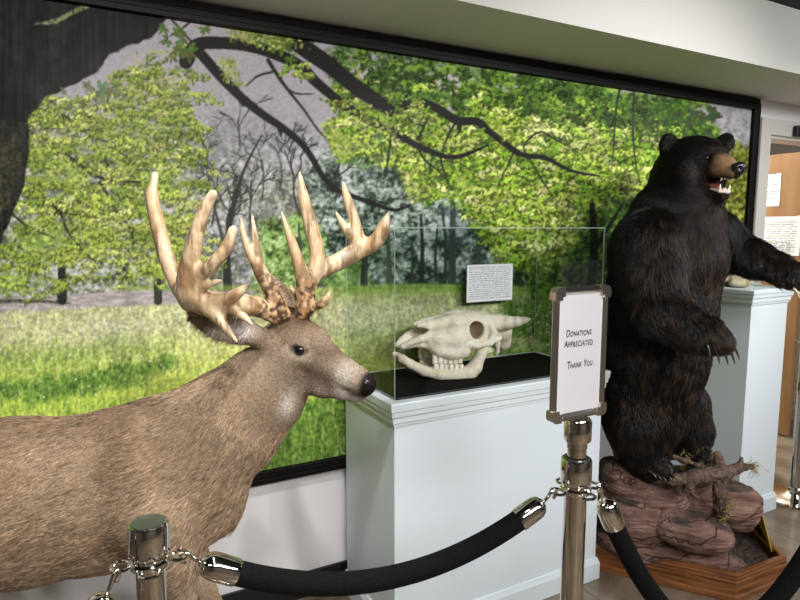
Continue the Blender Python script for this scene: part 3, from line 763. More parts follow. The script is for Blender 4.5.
def paper_mat(name, rows, margin=.1, head=True, cols=(236,234,232), ink=(120,120,124), gaps=24, seed=0.0, horiz='X', big=False):
    """white sheet printed with rows of small illegible type; uses Generated coordinates"""
    m, nt, b = newmat(name); b.inputs['Roughness'].default_value = .6
    tc = N(nt,'ShaderNodeTexCoord'); sp = N(nt,'ShaderNodeSeparateXYZ'); nt.links.new(tc.outputs['Generated'], sp.inputs[0])
    def math_(op, a, c=None, **k):
        q = N(nt,'ShaderNodeMath', operation=op)
        for i, v in enumerate((a, c)):
            if v is None: continue
            if isinstance(v, (int, float)): q.inputs[i].default_value = v
            else: nt.links.new(v, q.inputs[i])
        return q.outputs[0]
    u = sp.outputs[horiz]; z = sp.outputs['Z']
    zr = math_('MULTIPLY', z, float(rows)); fr = math_('FRACT', zr); row = math_('FLOOR', zr)
    line = math_('MULTIPLY', math_('GREATER_THAN', fr, .34), math_('LESS_THAN', fr, .74))
    cb = N(nt,'ShaderNodeCombineXYZ'); nt.links.new(math_('MULTIPLY', u, float(gaps)), cb.inputs[0]); nt.links.new(math_('MULTIPLY', row, 7.31), cb.inputs[1]); cb.inputs[2].default_value = seed
    nz = N(nt,'ShaderNodeTexNoise'); nz.inputs['Scale'].default_value = 1.0; nz.inputs['Detail'].default_value = 1; nt.links.new(cb.outputs[0], nz.inputs['Vector'])
    word = math_('GREATER_THAN', nz.outputs['Fac'], .42)
    cb2 = N(nt,'ShaderNodeCombineXYZ'); nt.links.new(math_('MULTIPLY', row, 3.7), cb2.inputs[1]); cb2.inputs[2].default_value = seed+5
    n2 = N(nt,'ShaderNodeTexNoise'); n2.inputs['Scale'].default_value = 1.0; nt.links.new(cb2.outputs[0], n2.inputs['Vector'])
    blank = math_('GREATER_THAN', n2.outputs['Fac'], .36)
    inm = math_('MULTIPLY', math_('MULTIPLY', math_('GREATER_THAN', u, margin), math_('LESS_THAN', u, 1-margin)), math_('MULTIPLY', math_('GREATER_THAN', z, .07), math_('LESS_THAN', z, .93)))
    f = math_('MULTIPLY', math_('MULTIPLY', line, word), math_('MULTIPLY', blank, inm))
    mx = N(nt,'ShaderNodeMix', data_type='RGBA'); mx.inputs[6].default_value = lc(*cols); mx.inputs[7].default_value = lc(*ink); nt.links.new(f, mx.inputs[0])
    nt.links.new(mx.outputs[2], b.inputs['Base Color'])
    return m
# two papers taped to the door leaf (its face is the plane x = 4.46)
def door_pt(px, py):
    l, u = ray(px, py); k = FW*1.0+RT*l; d = 4.458/k[0]; return P(px, py, d)
for (px0,py0,px1,py1,rows,lab,sd) in ((759.5,175.5,779,206,14,'smaller white printed diagram sheet taped higher on the brown door',1.3),(762.5,217,799,256,22,'larger white printed notice taped lower on the brown door',4.1)):
    a = door_pt(px0,py0); c = door_pt(px1,py1)
    y0, y1 = min(a[1],c[1]), max(a[1],c[1]); z0, z1 = c[2], a[2]
    pr = empty('door_notice', (4.4585,(y0+y1)/2,z0), lab, 'paper notice')
    MB().box(4.4578,4.4592,y0,y1,z0,z1).build('sheet', paper_mat('notice print %d'%rows, rows, .1, seed=sd, gaps=18, horiz='Y', ink=(96,96,100)), pr)
    MB().box(4.4570,4.4577,y0+.0,y0+.03,z1-.03,z1+.006).build('tape', flat('clear tape', (220,220,214), .3), pr)
_a = S(793,126,WALL_Y-.02); _c = S(806,138,WALL_Y-.02); cl = MB().box(_a[0],_c[0],WALL_Y-.05,WALL_Y-.0205,_c[2],_a[2],.004)
cl.build('door_closer', M_black, door_root)

# ================================================================ mural
MUX0, MUX1, MUZ0, MUZ1 = S(-62,300,WALL_Y)[0], S(754.5,110,WALL_Y)[0], S(339,467.5,WALL_Y)[2]+.006, SOF_Z-.008
FT = .062                                 # width of the black frame
mural = empty('wall_mural', ((MUX0+MUX1)/2, WALL_Y, MUZ0), 'huge black framed mural of a sunny park meadow on the back wall', 'mural')
pic = paint_mural()
nx, nz = 790, 440
tx = np.linspace(-60, 752, nx); xs = np.array([S(t, 230, WALL_Y)[0] for t in tx]); xs[0] = MUX0+.02; xs[-1] = MUX1-.02
zs = np.linspace(MUZ0+.02, MUZ1-.02, nz)
GX, GZ = np.meshgrid(xs, zs, indexing='ij'); MV = np.stack([GX.ravel(), np.full(GX.size, WALL_Y-.012), GZ.ravel()], 1)
ii = np.arange(nx*nz).reshape(nx, nz); MF = np.stack([ii[:-1,:-1].ravel(), ii[1:,:-1].ravel(), ii[1:,1:].ravel(), ii[:-1,1:].ravel()], 1)
qx, qy = proj(MV); fx = np.clip((qx-PX0)*PS-.5, 0, pic.shape[1]-1.001); fy = np.clip((qy-PY0)*PS-.5, 0, pic.shape[0]-1.001)
ix = fx.astype(int); iy = fy.astype(int); ax_ = (fx-ix)[:,None]; ay_ = (fy-iy)[:,None]
mc = (pic[iy,ix]*(1-ax_)+pic[iy,ix+1]*ax_)*(1-ay_)+(pic[iy+1,ix]*(1-ax_)+pic[iy+1,ix+1]*ax_)*ay_
M_print = attr_mat('mural print', rough=.38, spec=.06)
mp_ = mesh('print', MV, MF, M_print, mural); setcol(mp_, lin(mc*255)*MURAL_GAIN)
MB().box(MUX0+.01,MUX1-.01,WALL_Y-.011,WALL_Y-.001,MUZ0+.01,MUZ1-.01).build('backing_board', M_frame, mural)
def rail(x0,x1,z0,z1):
    m = MB().box(x0,x1,WALL_Y-.034,WALL_Y-.001,z0,z1,.002)
    if x1-x0 > z1-z0: 
        for k in (.3,.62): m.box(x0,x1,WALL_Y-.037,WALL_Y-.033,z0+(z1-z0)*k,z0+(z1-z0)*k+.006,.001)
    return m
for a in ((MUX0,MUX1,MUZ1-FT,MUZ1),(MUX0,MUX1,MUZ0,MUZ0+FT*.8),(MUX0,MUX0+FT*.8,MUZ0+FT*.8,MUZ1-FT),(MUX1-FT*.75,MUX1,MUZ0+FT*.8,MUZ1-FT)):
    rail(*a).build('frame_rail', M_frame, mural)

# ================================================================ plinths
def plinth(name, x0, x1, y0, y1, h, label, rot=0.0, crown=.085):
    cx, cy = (x0+x1)/2, (y0+y1)/2
    r = empty(name, (cx,cy,0), label, 'plinth')
    q = [(x0,y0),(x1,y0),(x1,y1),(x0,y1)]
    b = MB().ring(q, [(0,0),(0,h-.002)], cap=True); b.build('cabinet', M_plinth, r)
    c = h
    MB().ring(q, [(.0005,c-crown),(.005,c-crown),(.006,c-crown+.008),(.010,c-crown+.012),(.011,c-crown+.03),(.016,c-crown+.036),(.018,c-crown+.052),(.021,c-crown+.056),(.0225,c-.004),(.020,c),(-.03,c+.0008)]).build('crown_moulding', M_plinth, r)
    MB().ring(q, [(-.002,.002),(.014,.002),(.014,.075),(.010,.083),(.006,.095),(.0005,.098)]).build('base_moulding', M_plinth, r)
    return r
PLX0, PLX1, PLY0, PLY1, PLH = .922, 1.90, 1.745, 2.165, .918
plinth('display_plinth', PLX0, PLX1, PLY0, PLY1, PLH, 'wide white moulded plinth carrying the clear case with the skull')
RPX0, RPX1, RPY0, RPY1, RPH = 2.925, 3.235, 1.76, 2.165, 1.20
plinth('display_plinth', RPX0, RPX1, RPY0, RPY1, RPH, 'narrower taller white plinth behind the black bear', crown=.075)
cl = MB().box(PLX0+.012,PLX1-.03,PLY0+.012,PLY1-.03,PLH+.002,PLH+.008,.001).build('display_cloth', flat('black felt', (10,10,11), .95, spec=.1, bump=.4, bscale=600))
tag(cl, 'black felt cloth under the skull on the wide white plinth', 'cloth')

# clear covers
def acrylic(name, tint, edge=False):
    m, nt, b = newmat(name); out = nt.nodes['Material Output']; nt.nodes.remove(b)
    tr = N(nt,'ShaderNodeBsdfTransparent'); tr.inputs['Color'].default_value = tint
    gl = N(nt,'ShaderNodeBsdfGlossy'); gl.inputs['Roughness'].default_value = .02
    fr = N(nt,'ShaderNodeFresnel'); fr.inputs['IOR'].default_value = 1.38
    mx = N(nt,'ShaderNodeMixShader'); nt.links.new(fr.outputs[0], mx.inputs[0]); nt.links.new(tr.outputs[0], mx.inputs[1]); nt.links.new(gl.outputs[0], mx.inputs[2])
    ge = N(nt,'ShaderNodeNewGeometry'); iv = N(nt,'ShaderNodeMath', operation='SUBTRACT'); iv.inputs[0].default_value = 1; nt.links.new(ge.outputs['Backfacing'], iv.inputs[1]); ml = N(nt,'ShaderNodeMath', operation='MULTIPLY'); nt.links.new(fr.outputs[0], ml.inputs[0]); nt.links.new(iv.outputs[0], ml.inputs[1]); nt.links.new(ml.outputs[0], mx.inputs[0])
    last = mx.outputs[0]
    if edge:
        df = N(nt,'ShaderNodeBsdfTranslucent'); df.inputs['Color'].default_value = (.75,.82,.80,1)
        d2 = N(nt,'ShaderNodeBsdfDiffuse'); d2.inputs['Color'].default_value = (.75,.82,.80,1)
        a2 = N(nt,'ShaderNodeAddShader'); nt.links.new(df.outputs[0], a2.inputs[0]); nt.links.new(d2.outputs[0], a2.inputs[1])
        m2 = N(nt,'ShaderNodeMixShader'); m2.inputs[0].default_value = .22; nt.links.new(last, m2.inputs[1]); nt.links.new(a2.outputs[0], m2.inputs[2]); last = m2.outputs[0]
    nt.links.new(last, out.inputs['Surface']); return m
M_acr = acrylic('clear acrylic', (.95,.965,.96,1)); M_edge = acrylic('acrylic edge', (.86,.92,.9,1), True)
def vitrine(x0,x1,y0,y1,z0,z1,label,t=.004):
    r = empty('display_case', ((x0+x1)/2,(y0+y1)/2,z0), label, 'display case')
    def pane(a,ax):
        o = MB().box(*a).build('pane', M_acr, r); o.data.materials.append(M_edge)
        for p in o.data.polygons:
            if abs(p.normal[ax]) < .5: p.material_index = 1
    pane((x0,x1,y0,y0+t,z0,z1),1); pane((x0,x1,y1-t,y1,z0,z1),1)
    pane((x0,x0+t,y0+t+.0005,y1-t-.0005,z0,z1),0); pane((x1-t,x1,y0+t+.0005,y1-t-.0005,z0,z1),0)
    pane((x0,x1,y0,y1,z1+.0005,z1+t),2)
    return r
CZ1 = 1.502
vitrine(PLX0+.004,PLX1-.012,PLY0+.004,PLY1-.008,PLH+.009,CZ1,'large clear acrylic case covering the horned skull')
vitrine(RPX0+.002,RPX1-.002,RPY0+.002,RPY1-.002,RPH+.002,1.438,'small clear acrylic case on the taller plinth behind the bear')
# card on the inside of the back pane
cy_ = PLY1-.0155
a = S(467,265,cy_); c = S(512,299.5,cy_)
cd = MB().box(a[0],c[0],cy_-.0006,cy_+.0006,c[2],a[2]).build('information_card', paper_mat('card print', 17, .05, cols=(232,232,238), ink=(166,166,176), gaps=46, seed=2.2))
tag(cd, 'white printed information card fixed inside the skull case', 'card')
# pale stone object under the small case
f = Field((2.93,1.77,1.19),(3.23,2.16,1.4),.006)
f.ell((3.03,1.90,1.222),(.06,.05,.030),.01).ell((3.12,1.95,1.228),(.07,.06,.035),.02).ell((3.07,2.03,1.225),(.06,.06,.035),.02)
V,F = f.mesh(2); nn = vnormals(V,F); V = V+nn*((vnoise(V,28,4)-.5)*.02)[:,None]; V[:,2] = np.maximum(V[:,2], RPH+.0022)
o = mesh('specimen_stone', V, F, noise_ramp('tan stone', [(.3,(120,110,84)),(.5,(196,178,150)),(.75,(226,206,186))], nscale=14), smooth=True)
tag(o, 'lumpy tan stone under the small clear case', 'stone')

# ================================================================ barrier posts, ropes, sign
M_disc = flat('dull post cap', (104,110,104), .2, .75)
def post(x, y, label, neck=False, turn=0.0):
    r = empty('stanchion', (x,y,0), label, 'barrier post', 'chrome barrier posts')
    MB().lathe([(.165,0),(.168,.008),(.165,.018),(.12,.03),(.06,.038),(.036,.05),(.034,.062),(.0275,.068)],n=56).build('base', M_chrome, r, local=True); 
    MB().lathe([(.0265,.066),(.0265,.890)],n=40).build('pole', M_chrome, r, local=True)
    MB().lathe([(.0266,.884),(.034,.886),(.036,.890),(.036,.896),(.032,.900),(.032,.905),(.0345,.908),(.036,.913),(.036,.962),(.034,.967),(.030,.968)],n=44).build('cap', M_chrome, r, local=True)
    MB().lathe([(.0305,.9675),(.030,.970),(.012,.972),(.004,.9722)],n=40).build('cap_disc', M_disc, r, local=True)
    for k in range(4):
        a = turn+k*math.pi/2
        c = np.array([math.cos(a)*.050, math.sin(a)*.046, .893]); t = np.array([-math.sin(a), math.cos(a), 0]); rd = np.array([math.cos(a), math.sin(a), 0])
        MB().tube([c+rd*.015*math.cos(q)+t*.018*math.sin(q) for q in np.linspace(0,2*math.pi,20,endpoint=False)],.0035,8,True).build('rope_ring', M_chrome, r, local=True)
    if neck:
        MB().lathe([(.016,.972),(.022,.974),(.022,.992),(.0235,.994),(.0235,1.008),(.031,1.012),(.032,1.016),(.032,1.058),(.029,1.064)],n=40).build('sign_adapter', M_chrome, r, local=True)
    for o in r.children: autosmooth(o)
    return r
LPX, LPY = .09, 1.134; SPX, SPY = 1.006, .992
post(LPX, LPY, 'nearest chrome post, standing in front of the deer chest', turn=-.1)
post(SPX, SPY, 'chrome post holding the framed donations sign', True, 3.0)
post(3.47, 1.77, 'distant chrome post by the brown door, right of the bear')
post(*L3, 'chrome post left of the nearest one, beside the deer hindquarters')
post(*R3, 'chrome post right of the sign post, in front of the bear display')
M_velvet = noise_ramp('black velvet', [(.3,(9,9,10)),(.7,(20,20,21))], nscale=160, rough=.9, bump=.5, bscale=420, spec=.15)
def rope(A, B, sag, label, asym=0):
    A = np.array(A); B = np.array(B); h = (B-A)[:2]/np.linalg.norm((B-A)[:2])
    A = A+np.array([h[0],h[1],0])*.060; B = B-np.array([h[0],h[1],0])*.060
    t = np.linspace(0,1,61); c = A*(1-t)[:,None]+B*t[:,None]; c[:,2] -= 4*sag*t*(1-t)
    seg = np.r_[0,np.cumsum(np.linalg.norm(np.diff(c,axis=0),axis=1))]; Lt = seg[-1]
    at = lambda s_: np.array([np.interp(s_, seg, c[:,k]) for k in range(3)])
    r = empty('barrier_rope', (A+B)/2-np.array([0,0,sag]), label, 'rope', 'black velvet barrier ropes')
    hk, fe = .034, .072
    MB().tube([at(s_) for s_ in np.linspace(hk+.03, Lt-hk-.03, 60)], .0235, 18).build('cord', M_velvet, r, smooth=True)
    for s0, sg in ((0,1),(Lt,-1)):
        p0 = at(s0+sg*hk); p1 = at(s0+sg*(hk+fe)); ax = p1-p0; ax /= np.linalg.norm(ax)
        m = MB().lathe([(.004,-.004),(.013,.0),(.021,.007),(.0255,.017),(.0265,.026),(.0265,fe-.006),(.0255,fe)], p0, 28, ax); autosmooth(m.build('ferrule', M_chrome, r))
        d = -ax; up = np.array([0,0,1.0])
        pts = [p0+d*q+up*w_ for q,w_ in ((-.002,0),(.008,.001),(.016,.004),(.024,.010),(.034,.011),(.041,.004),(.039,-.006),(.032,-.010))]
        MB().tube(pts,.0042,10).build('hook', M_chrome, r, smooth=True)
    return r
RZ = .890
rope((LPX,LPY,RZ),(SPX,SPY,RZ),.125,'black velvet rope sagging between nearest post and sign post')
rope((L3[0],L3[1],RZ),(LPX,LPY,RZ),.28,'black velvet rope dropping left from the nearest post')
rope((SPX,SPY,RZ),(R3[0],R3[1],RZ),R3S,'black velvet rope dropping steeply right of the sign post')
# framed sign
OX = SPX-.0045
M_sheet = flat('white sign sheet', (206,203,209), .5)
sc_ = np.array([SPX, SPY-.001, 0]); sw, z0, z1 = .084, 1.0645, 1.372
sign = empty('sign_holder', (SPX,SPY,z0), 'chrome framed white donations sign on top of the barrier post', 'sign')
fy0, fy1 = SPY-.011, SPY+.009; fwid = .020
for a in ((OX-sw,OX-sw+fwid,z0+.022,z1-.022),(OX+sw-fwid,OX+sw,z0+.022,z1-.022),(OX-sw+.022,OX+sw-.022,z0,z0+fwid),(OX-sw+.022,OX+sw-.022,z1-fwid,z1)):
    m = MB().box(a[0],a[1],fy0,fy1,a[2],a[3],.0085); m.build('frame_rail', M_gun, sign)
for sx in (-1,1):
    for zz in (z0,z1):
        cxx = OX+sx*(sw-.014); czz = zz+(.014 if zz == z0 else -.014); V = []; n_ = 8
        # rounded corner cap: quarter disc with arms
        sz = 1 if zz == z1 else -1
        out = [(-.0145,.0145)]+[(.0145*math.sin(q),.0145*math.cos(q)) for q in np.linspace(0,math.pi/2,9)]+[(.0145,-.0145),(-.0065,-.0145),(-.0065,-.0065),(-.0145,-.0065)]
        pts = [(cxx+sx*p_*.985, czz+sz*q_*.985) for p_,q_ in out]
        if sx*sz < 0: pts = pts[::-1]
        k = len(pts); V = [(p_,fy0-.0006,q_) for p_,q_ in pts]+[(p_,fy1+.0006,q_) for p_,q_ in pts]
        F = [tuple(range(k-1,-1,-1)), tuple(range(k,2*k))]+[(i,(i+1)%k,(i+1)%k+k,i+k) for i in range(k)]
        mesh('corner_cap', V, F, M_gun, sign)
MB().box(OX-sw+.012,OX+sw-.012,SPY-.004,SPY+.004,z0+.012,z1-.012).build('sheet', M_sheet, sign); sheet_ = [o_ for o_ in sign.children if o_.name.startswith('sheet')][0]
M_ink = flat('black ink', (24,22,24), .6)
def text(s_, cx, cz, width, y, parent, mat, shear=.12):
    cu = bpy.data.curves.new('lettering', 'FONT'); cu.body = s_; cu.small_caps_scale = .74; cu.shear = shear; cu.align_x = 'CENTER'; cu.space_character = 1.12
    for i, ch in enumerate(s_):
        if ch.islower(): cu.body_format[i].use_small_caps = True
    cu.extrude = .0; cu.offset = .012
    o = bpy.data.objects.new('lettering', cu); COL.objects.link(o)
    bpy.context.view_layer.update(); dg = bpy.context.evaluated_depsgraph_get()
    me = bpy.data.meshes.new_from_object(o.evaluated_get(dg)); bpy.data.objects.remove(o)
    V = np.array([v.co[:] for v in me.vertices]); F = [tuple(p.vertices) for p in me.polygons]
    r = np.random.default_rng(len(s_)); k = width/(V[:,0].max()-V[:,0].min())
    W_ = np.stack([cx+(V[:,0]-(V[:,0].max()+V[:,0].min())/2)*k, np.full(len(V), y), cz+V[:,1]*k*1.5+.0010*np.sin(V[:,0]*9)], 1)
    bpy.data.meshes.remove(me)
    return mesh('lettering', W_, F, mat, parent)
ysh = SPY-.0046
def sgn(px,py): return S(px,py,ysh)
for s_, px, py, pw in (('Donations',579,335.8,25),('Appreciated',578.5,346.3,28.5),('Thank You',580,367,25)):
    q = sgn(px,py); wd = sgn(px+pw/2,py)[0]-sgn(px-pw/2,py)[0]
    text(s_, q[0], q[2], wd, ysh, sheet_, M_ink)
# ================================================================ deer
def build_deer():
    lat0 = lambda px: (px-400)/590.0
    def dd(px): return 1.56+.16*(lat0(px)*1.5+.55)
    def B(px, py, off=0.0):                      # body mid-plane point; off = metres towards the camera side
        d = dd(px); return P(px, py, d)-PN*off
    HD = FW*.16+RT; HD = HD/np.linalg.norm(HD)   # the way the trunk points
    PN = np.cross(UPV, HD)                       # away from the camera
    R_ = lambda r, px: r*dd(px)/590
    root = empty('deer', (B(60,400)[0], B(60,400)[1], 0), 'standing brown buck deer with big pale antlers beside the plinth', 'deer')
    f = Field((-1.05,1.05,-.02),(.85,2.2,1.45),.0075)
    sqz = (PN, 1.36)
    # trunk
    T = [(158,483,75),(100,493,80),(20,502,86),(-90,502,84),(-170,492,78),(-225,488,66)]
    f.chain([B(x,y) for x,y,r in T], [R_(r,x) for x,y,r in T], .05, sqz)
    # shoulder and haunch muscle
    f.chain([B(152,450,.07),B(165,500,.10),B(178,540,.10)], [.10,.095,.065], .06)
    f.chain([B(152,450,-.07),B(165,500,-.10),B(178,540,-.10)], [.10,.095,.065], .06)
    for s in (1,-1): f.chain([B(-195,470,.06*s),B(-205,530,.10*s),B(-190,585,.10*s)], [.15,.135,.085], .06)
    # brisket and neck
    f.chain([B(165,486),B(200,498),B(219,510)], [R_(68,170),R_(46,205),R_(18,219)], .05, (PN,1.3))
    f.chain([B(214,512,.02),B(226,519,.02),B(230,524,.02)], [R_(14,225),R_(8,230),R_(4,230)], .015)
    NK = [(150,474,68),(192,452,64),(228,424,54),(260,394,44),(285,362,34)]
    def ND(i): return dd(150)+(1.545-dd(150))*i/4
    f.chain([P(x,y,ND(i)) for i,(x,y,r) in enumerate(NK)], [r*ND(i)/590 for i,(x,y,r) in enumerate(NK)], .05, (PN,1.3))
    f.chain([B(150,420),B(110,430)], [.04,.04], .05)
    # legs: near/far pairs, hooves on the floor
    def leg(kn, pts, rs): f.chain(pts, rs, .03)
    hoofs = []
    for s, fw_ in ((1,.0),(-1,.03)):
        sh = B(178,540,.095*s); el = sh+np.array([0,0,-.02])
        kn = el+HD*(.035+fw_)+PN*.0; kn[2] = .355; fe = kn+HD*.0; fe[2] = .10; ho = fe+HD*.035; ho[2] = .045
        leg(0,[el+np.array([0,0,.06]),el+np.array([0,0,-.07])+HD*.01,kn+np.array([0,0,.03]),kn+np.array([0,0,-.03]),fe+np.array([0,0,.05]),fe,ho],[.068,.048,.031,.030,.021,.026,.024]); hoofs.append(ho)
    for s, fw_ in ((1,-.05),(-1,.08)):
        hp = B(-190,590,.10*s)+HD*fw_; st = hp+HD*.06; hk = hp-HD*.10; hk[2] = .43; st[2] = hp[2]-.02
        ca = hk+HD*.015; ca[2] = .11; ho = ca+HD*.04; ho[2] = .045
        leg(0,[hp+np.array([0,0,.06]),st,hk+np.array([0,0,.02]),hk+HD*.008+np.array([0,0,-.06]),ca+np.array([0,0,.05]),ca,ho],[.10,.075,.036,.028,.022,.027,.024]); hoofs.append(ho)
    # tail
    tb = B(-268,450); f.chain([tb,tb-HD*.05+np.array([0,0,-.08]),tb-HD*.05+np.array([0,0,-.2])],[.04,.035,.015],.03)
    # head in its own frame
    a, p = math.radians(29), math.radians(9)
    hF = RT*math.cos(a)*math.cos(p)-FW*math.sin(a)*math.cos(p)-UPV*math.sin(p)
    hL = np.cross(UPV, hF); hL /= np.linalg.norm(hL); hU = np.cross(hF, hL)
    EYE = P(298,347.5,1.475); hO = EYE+hL*.056-hU*.012-hF*.012         # head origin, midway between the eyes
    Hh = lambda x, y, z: hO+hF*x+hL*y+hU*z
    M = np.stack([hF, hL, hU])
    f.ell(Hh(-.055,0,-.005),(.092,.066,.066),.03,M).ell(Hh(-.02,0,.030),(.07,.050,.03),.03,M)
    f.chain([Hh(-.02,0,-.012),Hh(.05,0,-.020),Hh(.11,0,-.036),Hh(.160,0,-.046),Hh(.184,0,-.048)],[.060,.050,.041,.036,.030],.02,(hL,1.15))
    f.chain([Hh(-.09,0,-.065),Hh(-.02,0,-.082),Hh(.06,0,-.084),Hh(.12,0,-.080),Hh(.163,0,-.080)],[.045,.044,.034,.026,.021],.025,(hL,1.15))
    for s in (1,-1):
        f.ell(Hh(.005,.047*s,.020),(.034,.013,.016),.014,M)           # brow
        f.ell(Hh(.012,.044*s,-.022),(.034,.014,.015),.014,M)          # cheek under the eye
        f.ell(Hh(-.035,.045*s,-.050),(.04,.02,.035),.03,M)
        f.ell(Hh(.012,.058*s,.004),(.0185,.013,.0105),.004,M,sub=True)
        f.chain([Hh(-.055,.036*s,.045),Hh(-.068,.044*s,.075)],[.026,.020],.015)
    f.ell(Hh(.188,0,-.047),(.022,.027,.022),.012,M)
    f.chain([Hh(.125,.028,-.069),Hh(.175,.024,-.069)],[.004,.004],.004,sub=True); f.chain([Hh(.125,-.028,-.069),Hh(.175,-.024,-.069)],[.004,.004],.004,sub=True)
    # ears
    def ear(b, tip, face, w_, L):
        ax = tip-b; Ln = np.linalg.norm(ax); ax /= Ln; fc = face-ax*(face@ax); fc /= np.linalg.norm(fc); sd = np.cross(ax, fc); Mx = np.stack([ax, sd, fc])
        c = b+ax*Ln*.52
        f.ell(c,(Ln*.56,w_,.020),.008,Mx); f.ell(c+fc*.016+ax*.004,(Ln*.50,w_*.80,.020),.004,Mx,sub=True)
        f.chain([b-ax*.02,b+ax*.03],[.026,.022],.02)
    eb = P(258,335,1.50)
    ear(P(258,337,1.50), P(192,311,1.47), -FW*.85-UPV*.45+RT*.1, .054, .17)
    ear(Hh(-.085,.055,.03), P(268,278,1.68), -FW*.6+RT*.6-UPV*.1, .042, .15)
    V, F = f.mesh(2); NV = vnormals(V, F)
    hl = lambda p: (p-hO)@M.T                    # head coordinates of points
    def colour(p):
        q = hl(p); n = len(p)
        c = np.tile(lin((146,125,103)), (n,1)); nz = vnoise(p, 9, 2); 
        def mix(m, col): nonlocal c; m = np.clip(m,0,1)[:,None]; c = c*(1-m)+lin(col)*m
        mix((nz-.4)*2, (132,109,86))
        pxx, pyy = proj(p)
        # darker ridge along the back, paler belly and lower chest
        zrel = p[:,2]
        mix(smooth01(.93,1.02,zrel)*(1-smooth01(1.06,1.14,zrel))*smooth01(.0,-.1,(p-B(170,405))@HD)*.55, (96,76,58))
        mix(smooth01(.60,.52,zrel)*.6, (190,170,146)); mix(smooth01(.50,.42,zrel)*.5, (150,118,88))
        nearhead = np.exp(-(np.linalg.norm(p-Hh(.05,0,-.03),axis=1)/.19)**4)
        mix(nearhead*.8, (118,103,88))
        mix(np.exp(-((q[:,0]+.03)/.055)**2-((q[:,2]-.065)/.045)**2-(q[:,1]/.07)**2)*.95, (70,48,32))        # crown
        mix(np.exp(-((q[:,0]-.09)/.09)**2-((q[:,2]-.012)/.018)**2)*.75*(q[:,2] > -.03), (84,68,54))
        for s in (1,-1):
            ey = q-np.array([.012,.056*s,.004]); r2 = (ey[:,0]/.034)**2+(ey[:,1]/.03)**2+(ey[:,2]/.020)**2
            mix(np.exp(-((np.sqrt(r2)-.8)/.35)**2)*.5, (182,166,146)); mix(np.exp(-r2*2.2)*1.0, (40,30,24))
        mix(np.exp(-((q[:,0]-.140)/.028)**2-((q[:,2]+.048)/.045)**2)*.75, (196,186,174))                 # pale muzzle band
        mix(np.exp(-((q[:,0]-.15)/.05)**2-((q[:,2]+.092)/.018)**2)*.9, (214,206,196))                  # white chin
        mix(np.exp(-((q[:,0]-.172)/.022)**2-((q[:,2]+.074)/.009)**2)*.9, (50,40,36))                     # lip line
        mix(smooth01(.178,.194,q[:,0])*smooth01(-.085,-.07,q[:,2]), (26,22,22))
        th = P(291,409,1.475); mix(np.exp(-(np.linalg.norm((p-th)*np.array([1,1,.7]),axis=1)/.024)**2)*.7, (226,218,206))  # throat patch
        th = P(306,401,1.47); mix(np.exp(-(np.linalg.norm(p-th,axis=1)/.030)**2)*.6, (200,188,172))
        ei = P(240,327,1.485); mix(np.exp(-(np.linalg.norm((p-ei),axis=1)/.040)**3)*.95, (222,214,206))
        ei = P(212,330,1.475); mix(np.exp(-(np.linalg.norm((p-ei)*1.0,axis=1)/.026)**3)*.6, (206,196,190))
        ei = P(203,322,1.47); mix(np.exp(-(np.linalg.norm((p-ei),axis=1)/.03)**3)*.5, (110,92,80))
        bt = B(228,522); mix(np.exp(-(np.linalg.norm(p-bt,axis=1)/.04)**2)*.8, (104,74,54))
        tl = tb-HD*.03; mix(np.exp(-(np.linalg.norm(p-tl+UPV*.1,axis=1)/.09)**3)*.6, (226,220,210))
        return np.clip(c,0,1)
    M_hide = attr_mat('deer hide', rough=.85, spec=.1, bump=.5, bscale=170, grain=.35)
    body = mesh('body', V, F, M_hide, root, smooth=True); setcol(body, colour(V)*.9)
    # coat
    neckdir = P(284,362,1.545)-P(150,470,dd(150)); neckdir /= np.linalg.norm(neckdir)
    def dirs(p, n):
        q = hl(p); wh = smooth01(.20,.13,np.linalg.norm(p-Hh(.04,0,-.03),axis=1))[:,None]
        wn = (smooth01(-.05,.18,(p-P(190,440,dd(190)))@neckdir))[:,None]
        body_ = -HD*1.0+UPV*(-.42)
        legm = smooth01(.62,.50,p[:,2])[:,None]
        d = body_*(1-legm)+np.array([0,0,-1.0])*legm
        d = d*(1-wn)+(-neckdir*1.0+UPV*(-.25))*wn
        d = d*(1-wh)+(-hF+hU*.15)*wh
        sw = (vnoise(p, 6, 8, 2)-.5)[:,None]; return d+np.cross(n, d)*sw*.7
    def lens(p):
        h = np.linalg.norm(p-Hh(.05,0,-.03),axis=1); L = np.where(h < .20, .007, .020)
        L = np.where(p[:,2] < .50, .010, L); q = hl(p)
        L = np.where((q[:,0] > .10) & (h < .25), .004, L)
        bt = B(228,522); L = np.where(np.linalg.norm(p-bt,axis=1) < .035, .030, L)
        return L
    def fcol(p, r):
        c = colour(p); dv = dirs(p, np.tile(-PN,(len(p),1))); dv /= np.linalg.norm(dv,axis=1)[:,None]
        s_ = p-dv*((p*dv).sum(1)*.86)[:,None]; st = vnoise(s_, 150, 12, 2); st2 = vnoise(s_, 60, 13, 2)
        h_ = np.linalg.norm(p-Hh(.05,0,-.03),axis=1); amp = np.where(h_ < .22, .5, 1.0)
        k = r.normal(1.42,.20,len(p))*(1+amp*((st-.5)*1.8+(st2-.5)*.5)); dk = r.random(len(p)) < np.where(st < .38, .36, .05); k = np.where(dk, k*.35, k); k = np.clip(k,.2,2.2)
        return np.clip(c*k[:,None],0,1)
    def keep(c):
        q = hl(c); k = np.ones(len(c)); 
        for s in (1,-1): k *= (np.linalg.norm((q-np.array([.012,.056*s,.004]))*np.array([.7,1,1.1]),axis=1) > .016)
        k *= ~((q[:,0] > .180) & (np.abs(q[:,1]) < .04)); h = np.linalg.norm(c-Hh(.05,0,-.03),axis=1)
        return k*np.where(h < .2, 4.0, 1.0)*np.where(c[:,2] < .07, .2, 1)
